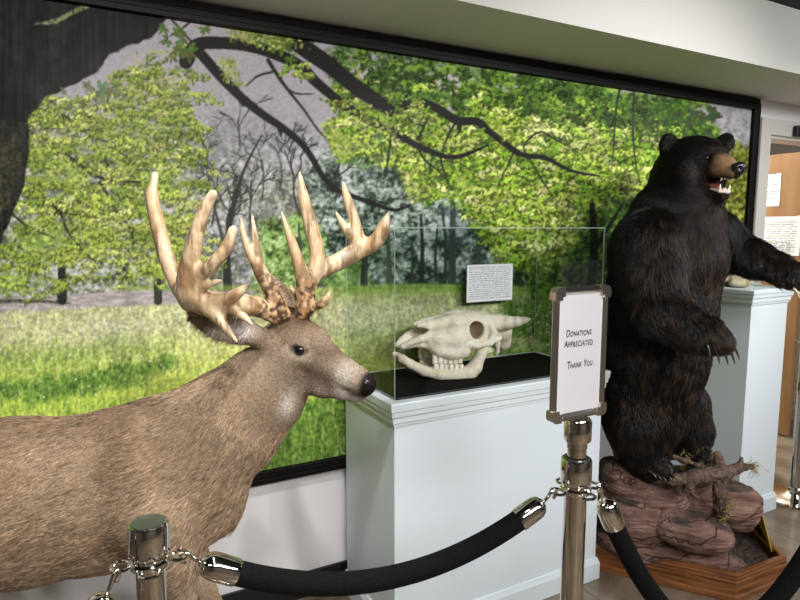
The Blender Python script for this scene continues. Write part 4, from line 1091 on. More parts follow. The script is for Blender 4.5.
    M_fur = attr_mat('deer coat', rough=.7, spec=.15)
    fur('fur', V, F, NV, 150000, dirs, lens, fcol, M_fur, root, rad=.0007, seg=3, lift=.24, wob=.13, keep=keep, seed=5)
    # eyes, nose, hooves
    M_eye = flat('dark glass eye', (16,11,8), .06, spec=.8)
    for s in (1,-1): MB().sphere(Hh(.012,.0455*s,.004),.0155,20,12).build('eye', M_eye, root, smooth=True)
    g = Field(hO-.3, hO+.3, .003); 
    g.ell(Hh(.195,0,-.044),(.015,.023,.019),.008,M).ell(Hh(.193,.011,-.038),(.012,.013,.012),.008,M).ell(Hh(.193,-.011,-.038),(.012,.013,.012),.008,M).ell(Hh(.190,0,-.060),(.012,.012,.010),.008,M)
    for s in (1,-1): g.chain([Hh(.207,.013*s,-.045),Hh(.195,.024*s,-.046)],[.0052,.004],.003,sub=True)
    v_, f_ = g.mesh(2); mesh('nose', v_, f_, flat('wet black nose', (20,17,17), .22, spec=.6, bump=.35, bscale=300), root, smooth=True)
    M_hoof = flat('dark hoof', (34,28,24), .4)
    for ho in hoofs:
        m = MB()
        for s in (1,-1):
            c = ho+PN*.012*s; c[2] = 0
            sec = []
            for z, k, fo in ((.001,1.0,.012),(.03,.85,.004),(.055,.62,-.004)):
                sec.append([c+HD*(fo+.030*k*math.cos(q))+PN*.0125*k*math.sin(q)+UPV*z for q in np.linspace(0,2*math.pi,14,endpoint=False)])
            Vv = [p_ for r_ in sec for p_ in r_]; Ff = [(i*14+k,i*14+(k+1)%14,(i+1)*14+(k+1)%14,(i+1)*14+k) for i in range(2) for k in range(14)]+[tuple(range(13,-1,-1)),tuple(28+k for k in range(14))]
            m.add(Vv, Ff)
        m.build('hoof', M_hoof, root)
    # antlers: (px, py, radius px, distance)
    near = [
      [(276,316,9,1.500),(264,309,10,1.475),(246,305,11,1.435),(226,304,11.5,1.40),(205,302,12.5,1.365),(190,295,13,1.345)],
      [(190,296,12.5,1.345),(188,276,11,1.335),(192,252,9,1.325),(200,222,7.2,1.32),(208,203,5.5,1.32),(213,194,4.6,1.32)],
      [(189,303,9,1.355),(178,285,8.4,1.40),(166,256,8,1.425),(157,222,7.4,1.43),(152,197,6.2,1.43),(153,188,4.4,1.43),(155,175,3.6,1.43)],
      [(192,283,10,1.34),(201,273,9,1.33),(214,263,7.2,1.315),(226,248,6,1.31),(233,230,4.6,1.31)],
      [(196,290,7,1.345),(208,285,4,1.33),(216,281.5,2.6,1.325),(222,280.5,1.2,1.325)],
      [(205,303,11,1.36),(225,301,8.6,1.345),(238,293,5.6,1.33),(249,284,2.0,1.325)],
      [(218,306,8.5,1.36),(234,310,6.2,1.345),(244,317,4,1.335),(253,325.5,1.2,1.33)],
      [(205,306,9.5,1.355),(215,313,8,1.345),(224,326,5.2,1.335),(237,342,1.5,1.33)],
      [(186,300,6,1.36),(189,309,2,1.36)],
      [(283,315,8,1.500),(276,300,7.5,1.49),(267,283,7.2,1.475),(260,268,6.2,1.465),(256,246,4.4,1.46),(252,216,1.5,1.455)],
      [(264,279,6.4,1.47),(256,264,5.4,1.455),(248,249,4.2,1.445),(243,232,3,1.44),(241,218,1.3,1.44)]]
    far = [
      [(304,312,9,1.560),(306,302,9.5,1.565),(306,292,9,1.57),(308,283,8.5,1.585),(318,272,8.5,1.61),(342,260,9.4,1.65),(361,249,9.2,1.665),(376,241,8,1.66),(384,226,6.5,1.65),(388.5,213,1.5,1.65)],
      [(305,296,8.5,1.57),(302,275,7.5,1.56),(293,246,5.2,1.55),(281.5,213,1.4,1.54)],
      [(309,284,8.5,1.585),(316,268,8,1.595),(317,252,7.6,1.60),(310.5,224,7.3,1.60),(303.5,197,5.8,1.60),(299.5,173,1.5,1.60)],
      [(361,248,8,1.665),(357,234,7,1.66),(353.5,218,5.6,1.655),(347,198,4.6,1.65),(343,182.5,1.4,1.65)],
      [(357,244,7,1.665),(349,233,5,1.65),(342,223,3.6,1.645),(336,212.5,1.2,1.64)],
      [(309,307,6,1.555),(316,306,4.4,1.54),(325,302,4.4,1.525),(331,290.5,1.3,1.52)],
      [(300,300,4,1.57),(293,291,3,1.575),(291,286,1.5,1.575)]]
    M_ant = attr_mat('antler', rough=.42, spec=.4, bump=.35, bscale=60, grain=.22, gscale=(2.2,2.2,.6))
    for nm, A in (('antler', near), ('antler', far)):
        pts = np.array([P(x,y,d) for c_ in A for x,y,r,d in c_])
        g = Field(pts.min(0)-.05, pts.max(0)+.05, .0034)
        for c_ in A: g.chain([P(x,y,d) for x,y,r,d in c_], [r*d/625 for x,y,r,d in c_], .009, spl=True)
        v_, f_ = g.mesh(1); n_ = vnormals(v_, f_)
        base = P(*((276,316,1.50) if A is near else (305,310,1.56))); db = np.linalg.norm(v_-base, axis=1)
        rough = smooth01(.13,.04,db); 
        v_ = v_+n_*((vnoise(v_,95,6,2)-.5)*(.0012+.0065*rough))[:,None]
        c = np.tile(lin((184,162,130)), (len(v_),1)); gr = vnoise(v_*np.array([1,1,.16]),75,21,3); m = smooth01(.50,.64,gr)[:,None]*.8; c = c*(1-m)+lin((102,78,52))*m
        tips = np.array([P(c_[-1][0],c_[-1][1],c_[-1][3]) for c_ in A]); dt = np.min([np.linalg.norm(v_-t,axis=1) for t in tips],0)
        k = vnoise(v_*np.array([1,1,.5]),26,3,4); m = smooth01(.45,.72,k)[:,None]; c = c*(1-m*.55)+lin((146,108,70))*m*.55
        m = smooth01(.05,.0,dt)[:,None]*.35; c = c*(1-m)+lin((216,200,172))*m
        kk = vnoise(v_,95,6,2); m = (rough*smooth01(.55,.42,kk))[:,None]; c = c*(1-rough[:,None]*.35)+lin((170,120,72))*rough[:,None]*.35; c = c*(1-m*.85)+lin((48,30,18))*m*.85
        if A is near:
            for t in (P(249,284,1.325),P(188,310,1.36)):
                m = smooth01(.02,.0,np.linalg.norm(v_-t,axis=1))[:,None]; c = c*(1-m*.9)+lin((44,32,24))*m*.9
            bt_ = [P(276,300,1.49),P(262,275,1.47)]
            m = np.clip(sum(np.exp(-(np.linalg.norm(v_-t,axis=1)/.04)**2) for t in bt_),0,1)[:,None]*smooth01(.58,.4,kk)[:,None]; c = c*(1-m*.8)+lin((64,40,24))*m*.8
        o = mesh(nm, v_, f_, M_ant, root, smooth=True); setcol(o, np.clip(c,0,1))
        o['label'] = 'thick pale antler nearest the camera' if A is near else 'antler farther from the camera'
    return root
build_deer()
# ================================================================ bear on its rockwork
def build_bear():
    root = empty('bear', (2.25,1.72,.0), 'black bear standing upright with open mouth on the red rocks', 'bear')
    d0 = 2.56
    f = Field((1.80,1.15,.30),(2.95,2.12,2.02),.0085)
    q = lambda x,y,d=d0: P(x,y,d)
    rr = lambda L: [r*d/595 for x,y,r,d in L]
    pp = lambda L: [P(x,y,d) for x,y,r,d in L]
    def ch(L, k=.05, sq=None): f.chain(pp(L), rr(L), k, sq)
    ch([(653,400,41,2.60),(655,355,47,2.58),(662,310,47,2.57),(671,265,45,2.57),(675,228,38,2.58),(682,195,28,2.57)],.07)
    ch([(640,300,30,2.6),(648,250,34,2.6),(662,212,26,2.6)],.06)         # back
    ch([(690,250,30,2.50),(695,215,22,2.50),(700,190,17,2.50)],.06)       # chest, throat
    ch([(648,235,22,2.46),(690,228,24,2.62),(715,236,22,2.70)],.06)
    # legs
    ch([(636,395,36,2.60),(641,425,33,2.55),(645,450,23,2.53),(646,464,16,2.53)],.05)
    ch([(640,462,12,2.56),(652,466,12,2.48),(664,470,10,2.42)],.03)
    ch([(680,405,27,2.70),(687,432,23,2.68),(690,447,16,2.67)],.05); ch([(688,450,12,2.68),(697,454,11,2.62),(704,457,9.5,2.57)],.03)
    # near arm
    ch([(646,245,31,2.44),(651,280,30,2.38),(661,310,26,2.31),(679,322,22,2.26),(700,332,17.5,2.21),(712,338,15,2.18),(722,343,12,2.15)],.05)
    # far arm
    ch([(712,238,24,2.68),(730,249,20,2.66),(752,258,16.5,2.60),(776,267,12.5,2.53),(791,276,11.5,2.49),(803,283,9.5,2.46)],.05)
    # head frame
    a = math.radians(20)                                                  # turned right from facing the camera
    hF = -FW*math.cos(a)+RT*math.sin(a)-UPV*.20; hF /= np.linalg.norm(hF); hL = np.cross(UPV,hF); hL /= np.linalg.norm(hL); hU = np.cross(hF,hL); M = np.stack([hF,hL,hU])
    hO = P(694,163,2.53)
    H = lambda x,y,z: hO+hF*x+hL*y+hU*z
    f.ell(hO,(.118,.112,.108),.04,M); f.ell(H(-.06,0,-.04),(.10,.112,.105),.05,M)
    f.ell(H(.075,0,.028),(.06,.062,.05),.04,M)                           # brow
    f.chain([H(.08,0,.004),H(.15,0,-.006),H(.195,0,-.012)],[.066,.049,.035],.025,(hL,1.08))   # muzzle
    f.chain([H(.04,0,-.085),H(.115,0,-.098),H(.175,0,-.104)],[.05,.036,.027],.02,(hL,1.12))    # lower jaw
    for s in (1,-1):
        f.ell(H(.02,.085*s,-.045),(.07,.035,.06),.04,M)                   # cheeks
        f.ell(H(.112,.047*s,.028),(.014,.012,.010),.005,M,sub=True)
    # mouth opening
    f.chain([H(.095,0,-.058),H(.14,0,-.062),H(.21,0,-.064)],[.016,.022,.026],.006,(hL,.62),sub=True)
    for (px,py,d,s) in ((669,146,2.56,-1),(726,142.5,2.68,1)):            # ears
        c = P(px,py,d); ef = -FW*.8+RT*.5; ef = ef/np.linalg.norm(ef); sd = np.cross(UPV,ef); Mx = np.stack([sd,UPV,ef])
        es = 1.0 if s < 0 else .8; f.ell(c,np.array((.050,.052,.026))*es,.015,Mx); f.ell(c+ef*.026,np.array((.033,.035,.017))*es,.008,Mx,sub=True)
        f.chain([c, c+(hO-c)*.45],[.032,.034],.02)
    V,F = f.mesh(3); NV = vnormals(V,F); hl = lambda p: (p-hO)@M.T
    def colour(p):
        h = hl(p); c = np.tile(lin((13,12.5,12.5)), (len(p),1))
        def mix(m,col): nonlocal c; m = np.clip(m,0,1)[:,None]; c = c*(1-m)+lin(col)*m
        mix(np.exp(-(np.linalg.norm((p-P(700,235,2.45))*np.array([1,1,.7]),axis=1)/.16)**2)*.5,(44,33,30))
        mix(smooth01(.125,.16,h[:,0])*smooth01(-.075,-.045,h[:,2])*smooth01(.06,.035,h[:,2]),(142,113,85))
        mix(np.exp(-((h[:,0]-.10)/.03)**2-((h[:,2]-.035)/.03)**2-(h[:,1]/.03)**2)*.5,(90,64,46))
        mix(np.exp(-((h[:,0]-.09)/.035)**2-((h[:,2]+.03)/.02)**2)*.12,(110,80,58))
        nz_ = vnoise(p,70,31,3); mix(smooth01(.5,.68,nz_)*smooth01(.125,.16,h[:,0])*.5,(92,70,52)); mix(smooth01(-.012,-.04,h[:,2])*smooth01(.12,.15,h[:,0])*(h[:,2] > -.075)*.75,(66,48,38))
        for s in (1,-1): mix(np.exp(-((h[:,0]-.112)/.018)**2-((h[:,1]-.050*s)/.022)**2-((h[:,2]-.028)/.016)**2),(16,12,11))
        mix(smooth01(.05,.08,h[:,0])*np.exp(-((h[:,2]+.055)/.018)**2)*(np.abs(h[:,1]) < .05),(36,22,20))
        mix(smooth01(.07,.10,h[:,0])*np.exp(-((h[:,2]+.064)/.012)**2)*(np.abs(h[:,1]) < .03),(92,44,40))
        return c
    body = mesh('body', V, F, attr_mat('bear hide', rough=.8, spec=.15), root, smooth=True); setcol(body, colour(V))
    arm1 = P(712,338,2.18)-P(651,280,2.38); arm1 /= np.linalg.norm(arm1); arm2 = P(801,286,2.46)-P(728,251,2.66); arm2 /= np.linalg.norm(arm2)
    def segd(p,a_,b_):
        ab = b_-a_; t = np.clip(((p-a_)@ab)/(ab@ab),0,1); return np.linalg.norm(p-a_-t[:,None]*ab,axis=1)
    def dirs(p,n):
        w1 = smooth01(.15,.08,segd(p,P(661,310,2.31),P(722,343,2.15)))[:,None]; w2 = smooth01(.16,.09,segd(p,P(740,257,2.63),P(801,286,2.46)))[:,None]
        d = np.tile(np.array([0,0,-1.0]),(len(p),1))+n*.0
        d = d*(1-w1)+(arm1+UPV*-.35)*w1; d = d*(1-w2)+(arm2+UPV*-.7)*w2
        wh = smooth01(.26,.16,np.linalg.norm(p-H(.03,0,-.01),axis=1))[:,None]
        d = d*(1-wh)+(-hF*1.0-UPV*.35)*wh
        return d+np.cross(n,d)*(vnoise(p,7,5,2)-.5)[:,None]*.9
    def lens(p):
        h = hl(p); L = np.full(len(p),.038); r = np.linalg.norm(p-H(.02,0,0),axis=1)
        L = np.where((r < .17) & (h[:,2] > -.12),.020,L); L = np.where((h[:,0] > .12) & (r < .3) & (h[:,2] > -.12),.007,L)
        for e in ((669,146,2.56),(726,142.5,2.68)): L = np.where(np.linalg.norm(p-P(*e),axis=1) < .07,.014,L)
        L = np.where(p[:,2] < .55,.022,L)
        L = np.where(segd(p,P(740,262,2.63),P(780,275,2.5)) < .12,.045,L)
        for e in ((722,343,2.15),(801,286,2.46)): L = np.where(np.linalg.norm(p-P(*e),axis=1) < .09,.018,L)
        return L
    def fcol(p,r):
        c = colour(p); k = r.lognormal(0,.26,len(p)); return np.clip(c*k[:,None]*1.1,0,1)
    def keep(c):
        h = hl(c); k = np.ones(len(c)); k *= ~((h[:,0] > .185) & (h[:,2] > -.04) & (np.abs(h[:,1]) < .05))
        k *= ~((h[:,0] > .075) & (h[:,2] < -.042) & (h[:,2] > -.085) & (np.abs(h[:,1]) < .032))
        for s in (1,-1): k *= np.linalg.norm(h-np.array([.112,.050*s,.028]),axis=1) > .014
        return k*np.where(np.linalg.norm(h,axis=1) < .25,1.8,1)
    m,nt,b = newmat('bear coat'); at = N(nt,'ShaderNodeAttribute'); at.attribute_name = 'Col'; nt.links.new(at.outputs['Color'], b.inputs['Base Color']); b.inputs['Roughness'].default_value = .36; b.inputs['Specular IOR Level'].default_value = .35
    fur('fur', V, F, NV, 120000, dirs, lens, fcol, m, root, rad=.0009, seg=4, lift=.42, wob=.28, keep=keep, seed=9, droop=.12)
    # face
    M_eye = flat('bear eye', (20,12,8), .05, spec=.8)
    for s in (1,-1): MB().sphere(H(.108,.050*s,.028),.0105,18,12).build('eye', M_eye, root, smooth=True)
    g = Field(hO-.32,hO+.32,.004)
    g.ell(H(.222,0,.004),(.022,.032,.024),.012,M).ell(H(.215,0,-.022),(.016,.015,.018),.012,M)
    for s in (1,-1): g.ell(H(.242,.015*s,.002),(.012,.008,.008),.004,M,sub=True)
    v_,f_ = g.mesh(2); mesh('nose', v_, f_, flat('wet bear nose', (22,20,21), .25, spec=.6, bump=.3, bscale=260), root, smooth=True)
    g = Field(hO-.32,hO+.32,.004); g.chain([H(.06,0,-.082),H(.12,0,-.080),H(.165,0,-.086)],[.018,.020,.012],.01,(hU,1.7))
    v_,f_ = g.mesh(2); mesh('tongue', v_, f_, flat('tongue', (150,92,80), .35), root, smooth=True)
    g = Field(hO-.32,hO+.32,.0035)
    g.chain([H(.14,.030,-.087),H(.178,.024,-.091),H(.192,0,-.092),H(.178,-.024,-.091),H(.14,-.030,-.087)],[.005,.0075,.009,.0075,.005],.004); v_,f_ = g.mesh(1); mesh('gum', v_, f_, flat('pale lower gum', (214,200,188), .35), root, smooth=True)
    M_tooth = flat('ivory tooth', (238,228,204), .3)
    def cone(p0,p1,r): 
        p0 = np.array(p0); p1 = np.array(p1); MB().tube([p0,p0*.55+p1*.45+hF*.002,p0*.15+p1*.85,p1],[r,r*.8,r*.4,r*.08],10).build('tooth', M_tooth, root, smooth=True)
    for s in (1,-1):
        cone(H(.174,.024*s,-.088),H(.176,.025*s,-.064),.0055); cone(H(.172,.021*s,-.040),H(.170,.022*s,-.054),.0045)
        for k in range(3): cone(H(.189-.002*k,.006*s+.005*k*s,-.088),H(.190-.002*k,.006*s+.005*k*s,-.077),.0034); cone(H(.188-.003*k,.005*s+.006*k*s,-.040),H(.187-.003*k,.005*s+.006*k*s,-.047),.0028)
    # claws
    M_claw = flat('dark horn claw', (58,50,44), .3, spec=.6); M_claw2 = flat('pale horn claw', (196,176,150), .3, spec=.6)
    def claw(p0, dr, L, mat=M_claw):
        dr = np.array(dr,float); dr /= np.linalg.norm(dr); dn = np.array([0,0,-1.0]); p0 = np.array(p0)
        pts = [p0+dr*L*t+dn*L*.6*t*t for t in np.linspace(-.35,1,7)]
        MB().tube(pts,[.0062,.006,.0056,.005,.004,.0028,.0006],10).build('claw', mat, root, smooth=True)
    for px,py,dx in ((708,347,-.1),(716,350,0),(724,352,.1),(730,351,.2),(734,347,.3)): claw(P(px,py,2.135), RT*(.3+dx)-FW*.35-UPV*.9, .034, M_claw)
    for px,py in ((795,290),(799,293),(803,295),(807,294),(809,290)): claw(P(px,py,2.445), RT*.5-FW*.4-UPV*.7, .032, M_claw2)
    for k,(px,py) in enumerate(((651,472),(656,474),(661,475.5),(667,475.5),(672,474))): claw(P(px,py,2.41-.006*k), RT*.5-FW*.7-UPV*.15, .03)
    for k,(px,py) in enumerate(((700,461),(704,462),(708,462),(711,460))): claw(P(px,py,2.545), RT*.6-FW*.6-UPV*.15, .026)
    return root
build_bear()

# wooden tray
TP = [(1.952,1.80),(2.270,1.350),(2.590,1.335),(2.880,1.735),(2.880,2.18),(1.952,2.18)]
M_wood = noise_ramp('oiled oak tray', [(.3,(84,50,28)),(.5,(124,78,46)),(.75,(152,100,62))], (2.2,2.2,26), 3, 8, .35, .08)
tray = empty('wooden_tray', (2.42,1.75,0), 'low six sided wooden tray base under the bear and rocks', 'display base')
MB().ring(TP,[(-.022,.012),(-.022,.114),(-.018,.118),(-.002,.118),(.001,.115),(.001,.104),(.004,.101),(.004,.097),(.001,.094),(.001,.086),(.004,.083),(.004,.079),(.001,.076),(.001,.028),(.008,.022),(.008,.002),(-.022,.002),(-.022,.012)]).build('rim', M_wood, tray)
MB().ring([(x_,y_) for x_,y_ in TP],[(-.023,.003),(-.023,.012)],cap=True).build('bottom_board', M_wood, tray)
# soil
def inpoly(p, poly, inset=0):
    n = len(poly); m = np.full(len(p),1e9)
    for i in range(n):
        a = np.array(poly[i]); b_ = np.array(poly[(i+1)%n]); t = (b_-a)/np.linalg.norm(b_-a); nn_ = np.array([-t[1],t[0]]); m = np.minimum(m,(p-a)@nn_)
    return m-inset
gx, gy = np.meshgrid(np.linspace(1.93,2.90,120),np.linspace(1.32,2.19,110),indexing='ij'); gp = np.stack([gx.ravel(),gy.ravel()],1)
dist = inpoly(gp,TP,.026); ht = .075+.10*smooth01(.02,.35,dist)+.13*np.exp(-(((gp[:,0]-2.3)/.25)**2+((gp[:,1]-1.83)/.2)**2))
p3 = np.c_[gp,ht]; ht = ht+(vnoise(p3,22,3,4)-.5)*.05
ii = np.arange(gx.size).reshape(gx.shape); q4 = np.stack([ii[:-1,:-1].ravel(),ii[1:,:-1].ravel(),ii[1:,1:].ravel(),ii[:-1,1:].ravel()],1)
ok = (dist > 0)[q4].all(1); used = np.unique(q4[ok]); re_ = np.full(gx.size,-1); re_[used] = np.arange(len(used))
SV = np.c_[gp,ht][used]; SF = re_[q4[ok]]
nb_ = len(SV); SV2 = SV.copy(); SV2[:,2] = .013
so = mesh('soil', np.vstack([SV,SV2]), np.vstack([SF,(SF+nb_)[:,::-1]]), noise_ramp('dark soil', [(.3,(34,29,26)),(.55,(70,60,54)),(.8,(98,86,78))], nscale=60, rough=.95, bump=.9, bdist=.02), smooth=True); so['kind'] = 'stuff'; so['label'] = 'dark brown soil spread between the red rocks in the tray'; so['category'] = 'soil'
# sandstone boulders
M_rock, nt, b = newmat('red sandstone')
tc = N(nt,'ShaderNodeTexCoord'); mp = N(nt,'ShaderNodeMapping'); mp.inputs['Scale'].default_value = (1,1,2.4); mp.inputs['Rotation'].default_value = (.25,.1,0); nt.links.new(tc.outputs['Object'],mp.inputs['Vector'])
n1 = N(nt,'ShaderNodeTexNoise'); n1.inputs['Scale'].default_value = 7; n1.inputs['Detail'].default_value = 12; n1.inputs['Roughness'].default_value = .72; n1.inputs['Distortion'].default_value = .4; nt.links.new(mp.outputs[0],n1.inputs['Vector'])
r_ = N(nt,'ShaderNodeValToRGB'); e = r_.color_ramp.elements; e.new(.5); e.new(.4)
for q,(p_,c_) in zip(e,[(.28,(62,46,41)),(.42,(104,79,71)),(.56,(136,106,96)),(.75,(168,138,126))]): q.position = p_; q.color = lc(*c_)
nt.links.new(n1.outputs['Fac'],r_.inputs['Fac'])
v1 = N(nt,'ShaderNodeTexVoronoi', feature='DISTANCE_TO_EDGE'); v1.inputs['Scale'].default_value = 2.6
dn = N(nt,'ShaderNodeTexNoise'); dn.inputs['Scale'].default_value = 7; dn.inputs['Detail'].default_value = 5; nt.links.new(tc.outputs['Object'],dn.inputs['Vector'])
dm = N(nt,'ShaderNodeVectorMath', operation='MULTIPLY_ADD'); dm.inputs[1].default_value = (.30,.30,.30); nt.links.new(dn.outputs['Color'],dm.inputs[0]); nt.links.new(mp.outputs[0],dm.inputs[2]); nt.links.new(dm.outputs[0],v1.inputs['Vector'])
cr_ = N(nt,'ShaderNodeMapRange'); cr_.inputs['From Max'].default_value = .016; nt.links.new(v1.outputs['Distance'],cr_.inputs['Value'])
mr = N(nt,'ShaderNodeMapRange'); mr.inputs['To Min'].default_value = .78; nt.links.new(cr_.outputs[0],mr.inputs['Value'])
mm = N(nt,'ShaderNodeVectorMath', operation='MULTIPLY'); nt.links.new(r_.outputs[0],mm.inputs[0]); nt.links.new(mr.outputs[0],mm.inputs[1])
# soil lying on the flat tops
ge = N(nt,'ShaderNodeNewGeometry'); sx = N(nt,'ShaderNodeSeparateXYZ'); nt.links.new(ge.outputs['Normal'],sx.inputs[0])
dn2 = N(nt,'ShaderNodeTexNoise'); dn2.inputs['Scale'].default_value = 9; dn2.inputs['Detail'].default_value = 7; nt.links.new(tc.outputs['Object'],dn2.inputs['Vector'])
s1 = N(nt,'ShaderNodeMath', operation='MULTIPLY_ADD'); s1.inputs[1].default_value = .75; nt.links.new(dn2.outputs['Fac'],s1.inputs[0]); nt.links.new(sx.outputs['Z'],s1.inputs[2])
s2 = N(nt,'ShaderNodeMapRange'); s2.inputs['From Min'].default_value = 1.24; s2.inputs['From Max'].default_value = 1.36; nt.links.new(s1.outputs[0],s2.inputs['Value'])
mz = N(nt,'ShaderNodeMix', data_type='RGBA'); mz.inputs[7].default_value = lc(72,64,58); nt.links.new(s2.outputs[0],mz.inputs[0]); nt.links.new(mm.outputs[0],mz.inputs[6]); nt.links.new(mz.outputs[2],b.inputs['Base Color'])
ad = N(nt,'ShaderNodeMath', operation='ADD'); nt.links.new(n1.outputs['Fac'],ad.inputs[0]); nt.links.new(cr_.outputs[0],ad.inputs[1])
mp2 = N(nt,'ShaderNodeMapping'); mp2.inputs['Scale'].default_value = (1,1,7); mp2.inputs['Rotation'].default_value = (.3,-.15,0); nt.links.new(tc.outputs['Object'],mp2.inputs['Vector']); n7 = N(nt,'ShaderNodeTexNoise'); n7.inputs['Scale'].default_value = 11; n7.inputs['Detail'].default_value = 6; nt.links.new(mp2.outputs[0],n7.inputs['Vector']); a7 = N(nt,'ShaderNodeMath', operation='MULTIPLY_ADD'); a7.inputs[1].default_value = 1.6; nt.links.new(n7.outputs['Fac'],a7.inputs[0]); nt.links.new(ad.outputs[0],a7.inputs[2]); ad = a7
bp = N(nt,'ShaderNodeBump'); bp.inputs['Strength'].default_value = .9; bp.inputs['Distance'].default_value = .014; nt.links.new(ad.outputs[0],bp.inputs['Height']); nt.links.new(bp.outputs[0],b.inputs['Normal']); b.inputs['Roughness'].default_value = .85; b.inputs['Specular IOR Level'].default_value = .2
ROCKS = []
def boulder(px,py,d,rx,rz,ry,roll,yaw,label,seed,p=3.0):
    k = d/590; c = P(px,py,d); cr,sr = math.cos(math.radians(roll)),math.sin(math.radians(roll)); cy,sy = math.cos(math.radians(yaw)),math.sin(math.radians(yaw))
    ax = RT*cy+FW*sy; az = UPV*cr+ax*sr; ax2 = ax*cr-UPV*sr; ay = np.cross(az,ax2)
    f = Field(c-np.array([rx*k*1.4+ry,rx*k*1.4+ry,rz*k*1.5+rx*k*.6]),c+np.array([rx*k*1.4+ry,rx*k*1.4+ry,rz*k*1.5+rx*k*.6]),.0085)
    f.ell(c,(rx*k,ry,rz*k),.0,np.stack([ax2,ay,az]),p=p)
    for q_ in ROCKS: f.ell(*q_, sub=True)
    ROCKS.append((c,np.array((rx*k,ry,rz*k))*1.03,.0,np.stack([ax2,ay,az])))
    V,F = f.mesh(2); n_ = vnormals(V,F); V = V+n_*((vnoise(V,9,seed,2)-.5)*.045+(vnoise(V*np.array([1,1,3]),16,seed+1,3)-.5)*.018)[:,None]
    o = mesh('boulder',V,F,M_rock,None,smooth=True,loc=(c[0],c[1],V[:,2].min())); tag(o,label,'rock','sandstone boulders in the bear display'); return o
boulder(642,486,2.62,44,19,.17,20,-4,'tilted flat red boulder directly under the near bear foot',11)
boulder(634,517,2.52,33,24,.13,6,-10,'rounded red boulder at the left, below the tilted flat one',12)
boulder(692,529,2.40,38,16,.11,4,-12,'low red boulder at front middle, in front of the driftwood',13)
boulder(668,552,2.45,74,17,.075,5,-17,'long low red slab along the front rim of the tray',14)
boulder(731,505,2.54,24,24,.11,8,8,'round red boulder at the right end under the driftwood fork',15)
boulder(690,494,2.66,32,24,.16,0,0,'shadowed red boulder behind the driftwood under the far foot',16)
# driftwood
M_drift = noise_ramp('weathered driftwood',[(.3,(46,36,31)),(.5,(90,73,63)),(.75,(128,108,94))],(1.5,1.5,1.5),22,8,.85,.8,.01,1.5)
M_lich = flat('yellow lichen',(164,146,86),.9,bump=.6,bscale=200,var=.3,vscale=40)
def driftwood(chains,label,lich=()):
    pts = np.array([P(x,y,d) for c_ in chains for x,y,r,d in c_]); f = Field(pts.min(0)-.05,pts.max(0)+.05,.005)
    for c_ in chains: f.chain([P(x,y,d) for x,y,r,d in c_],[r*d/690 for x,y,r,d in c_],.012)
    V,F = f.mesh(1); n_ = vnormals(V,F); V = V+n_*((vnoise(V,30,8,3)-.5)*.016)[:,None]
    r = empty('driftwood',(pts.mean(0)[0],pts.mean(0)[1],V[:,2].min()),label,'driftwood'); mesh('wood',V,F,M_drift,r,smooth=True)
    rg = np.random.default_rng(4)
    for (px,py,d,n_,sp) in lich:
        m = MB(); c = P(px,py,d)
        for _ in range(n_):
            a = c+rg.normal(0,sp,3); dr = rg.normal(0,1,3)+np.array([0,0,-.6]); dr /= np.linalg.norm(dr); m.tube([a,a+dr*.012+rg.normal(0,.002,3),a+dr*.024],[.0011,.001,.0003],5)
        m.build('lichen',M_lich,r)
    return r
driftwood([[(668,479,4,2.42),(676,480,7.5,2.42),(690,478,8.5,2.41),(708,475,9,2.41),(722,473,9,2.41),(734,470,6.5,2.42),(744,466,4,2.43),(752,467,3,2.43)],
           [(738,470,4,2.42),(741,463,3,2.42),(742,458,1.8,2.42)],[(720,473,8,2.41),(719,463,6.5,2.42),(717,455,5,2.43)],
           [(720,476,8,2.41),(718,490,6.5,2.40),(722,503,6.5,2.39),(724,514,4,2.38)],[(690,480,7,2.41),(688,490,4,2.40),(697,497,3,2.39)]],
          'forked grey brown driftwood log lying across the rocks',[(754,467,2.43,60,.012),(718,453,2.43,26,.008),(728,505,2.375,40,.014),(725,518,2.37,26,.01)])
driftwood([[(660,453,2,2.53),(672,457,3,2.52),(686,461,3,2.50),(698,466,3.4,2.48),(706,470,2.5,2.46)],[(684,461,2.4,2.50),(690,459,1.6,2.5)]],'thin twisted driftwood root between the bear feet',[(686,459,2.495,22,.012),(702,466,2.47,16,.006)])
driftwood([[(592,409,4.5,2.62),(601,414,5.5,2.62),(606,424,5,2.62),(611,436,5,2.62),(618,452,6,2.62),(624,470,6,2.62)]],'curved tan driftwood branch rising left of the bear leg')
# yellow sign leaning in the tray corner
p0 = np.array([2.606,1.405]); p1 = np.array([2.756,1.61]); t_ = (p1-p0)/np.linalg.norm(p1-p0); n_ = np.array([t_[1],-t_[0]])
cr = empty('caution_card',((p0[0]+p1[0])/2,(p0[1]+p1[1])/2,.14),'small yellow and black card leaning against the right boulder','card')
def slab(u0,u1,z0,z1,o0,o1,mat,name,tri=False,par=None):
    A = [(u0,z0),(u1,z0),(u1,z1),(u0,z1)] if not tri else [(u0,z0),(u1,z0),((u0+u1)/2+.02,z1)]
    k = len(A); V = []
    for o in (o0,o1):
        for u,z in A: q = p0+t_*u-n_*(z-.1)*.30+n_*o; V.append((q[0],q[1],z))
    F = [tuple(range(k)),tuple(range(2*k-1,k-1,-1))]+[(i,i+k,(i+1)%k+k,(i+1)%k) for i in range(k)]
    return mesh(name,V,F,mat,par)
sh_ = slab(0,.22,.10,.30,0,.004,flat('yellow card',(206,176,52),.5),'sheet',par=cr); slab(.03,.17,.125,.25,-.0012,-.0002,flat('black print',(26,24,22),.5),'printed_patch',True,sh_); slab(.03,.17,.125,.25,.0042,.0052,flat('black print',(26,24,22),.5),'printed_patch',True,sh_)
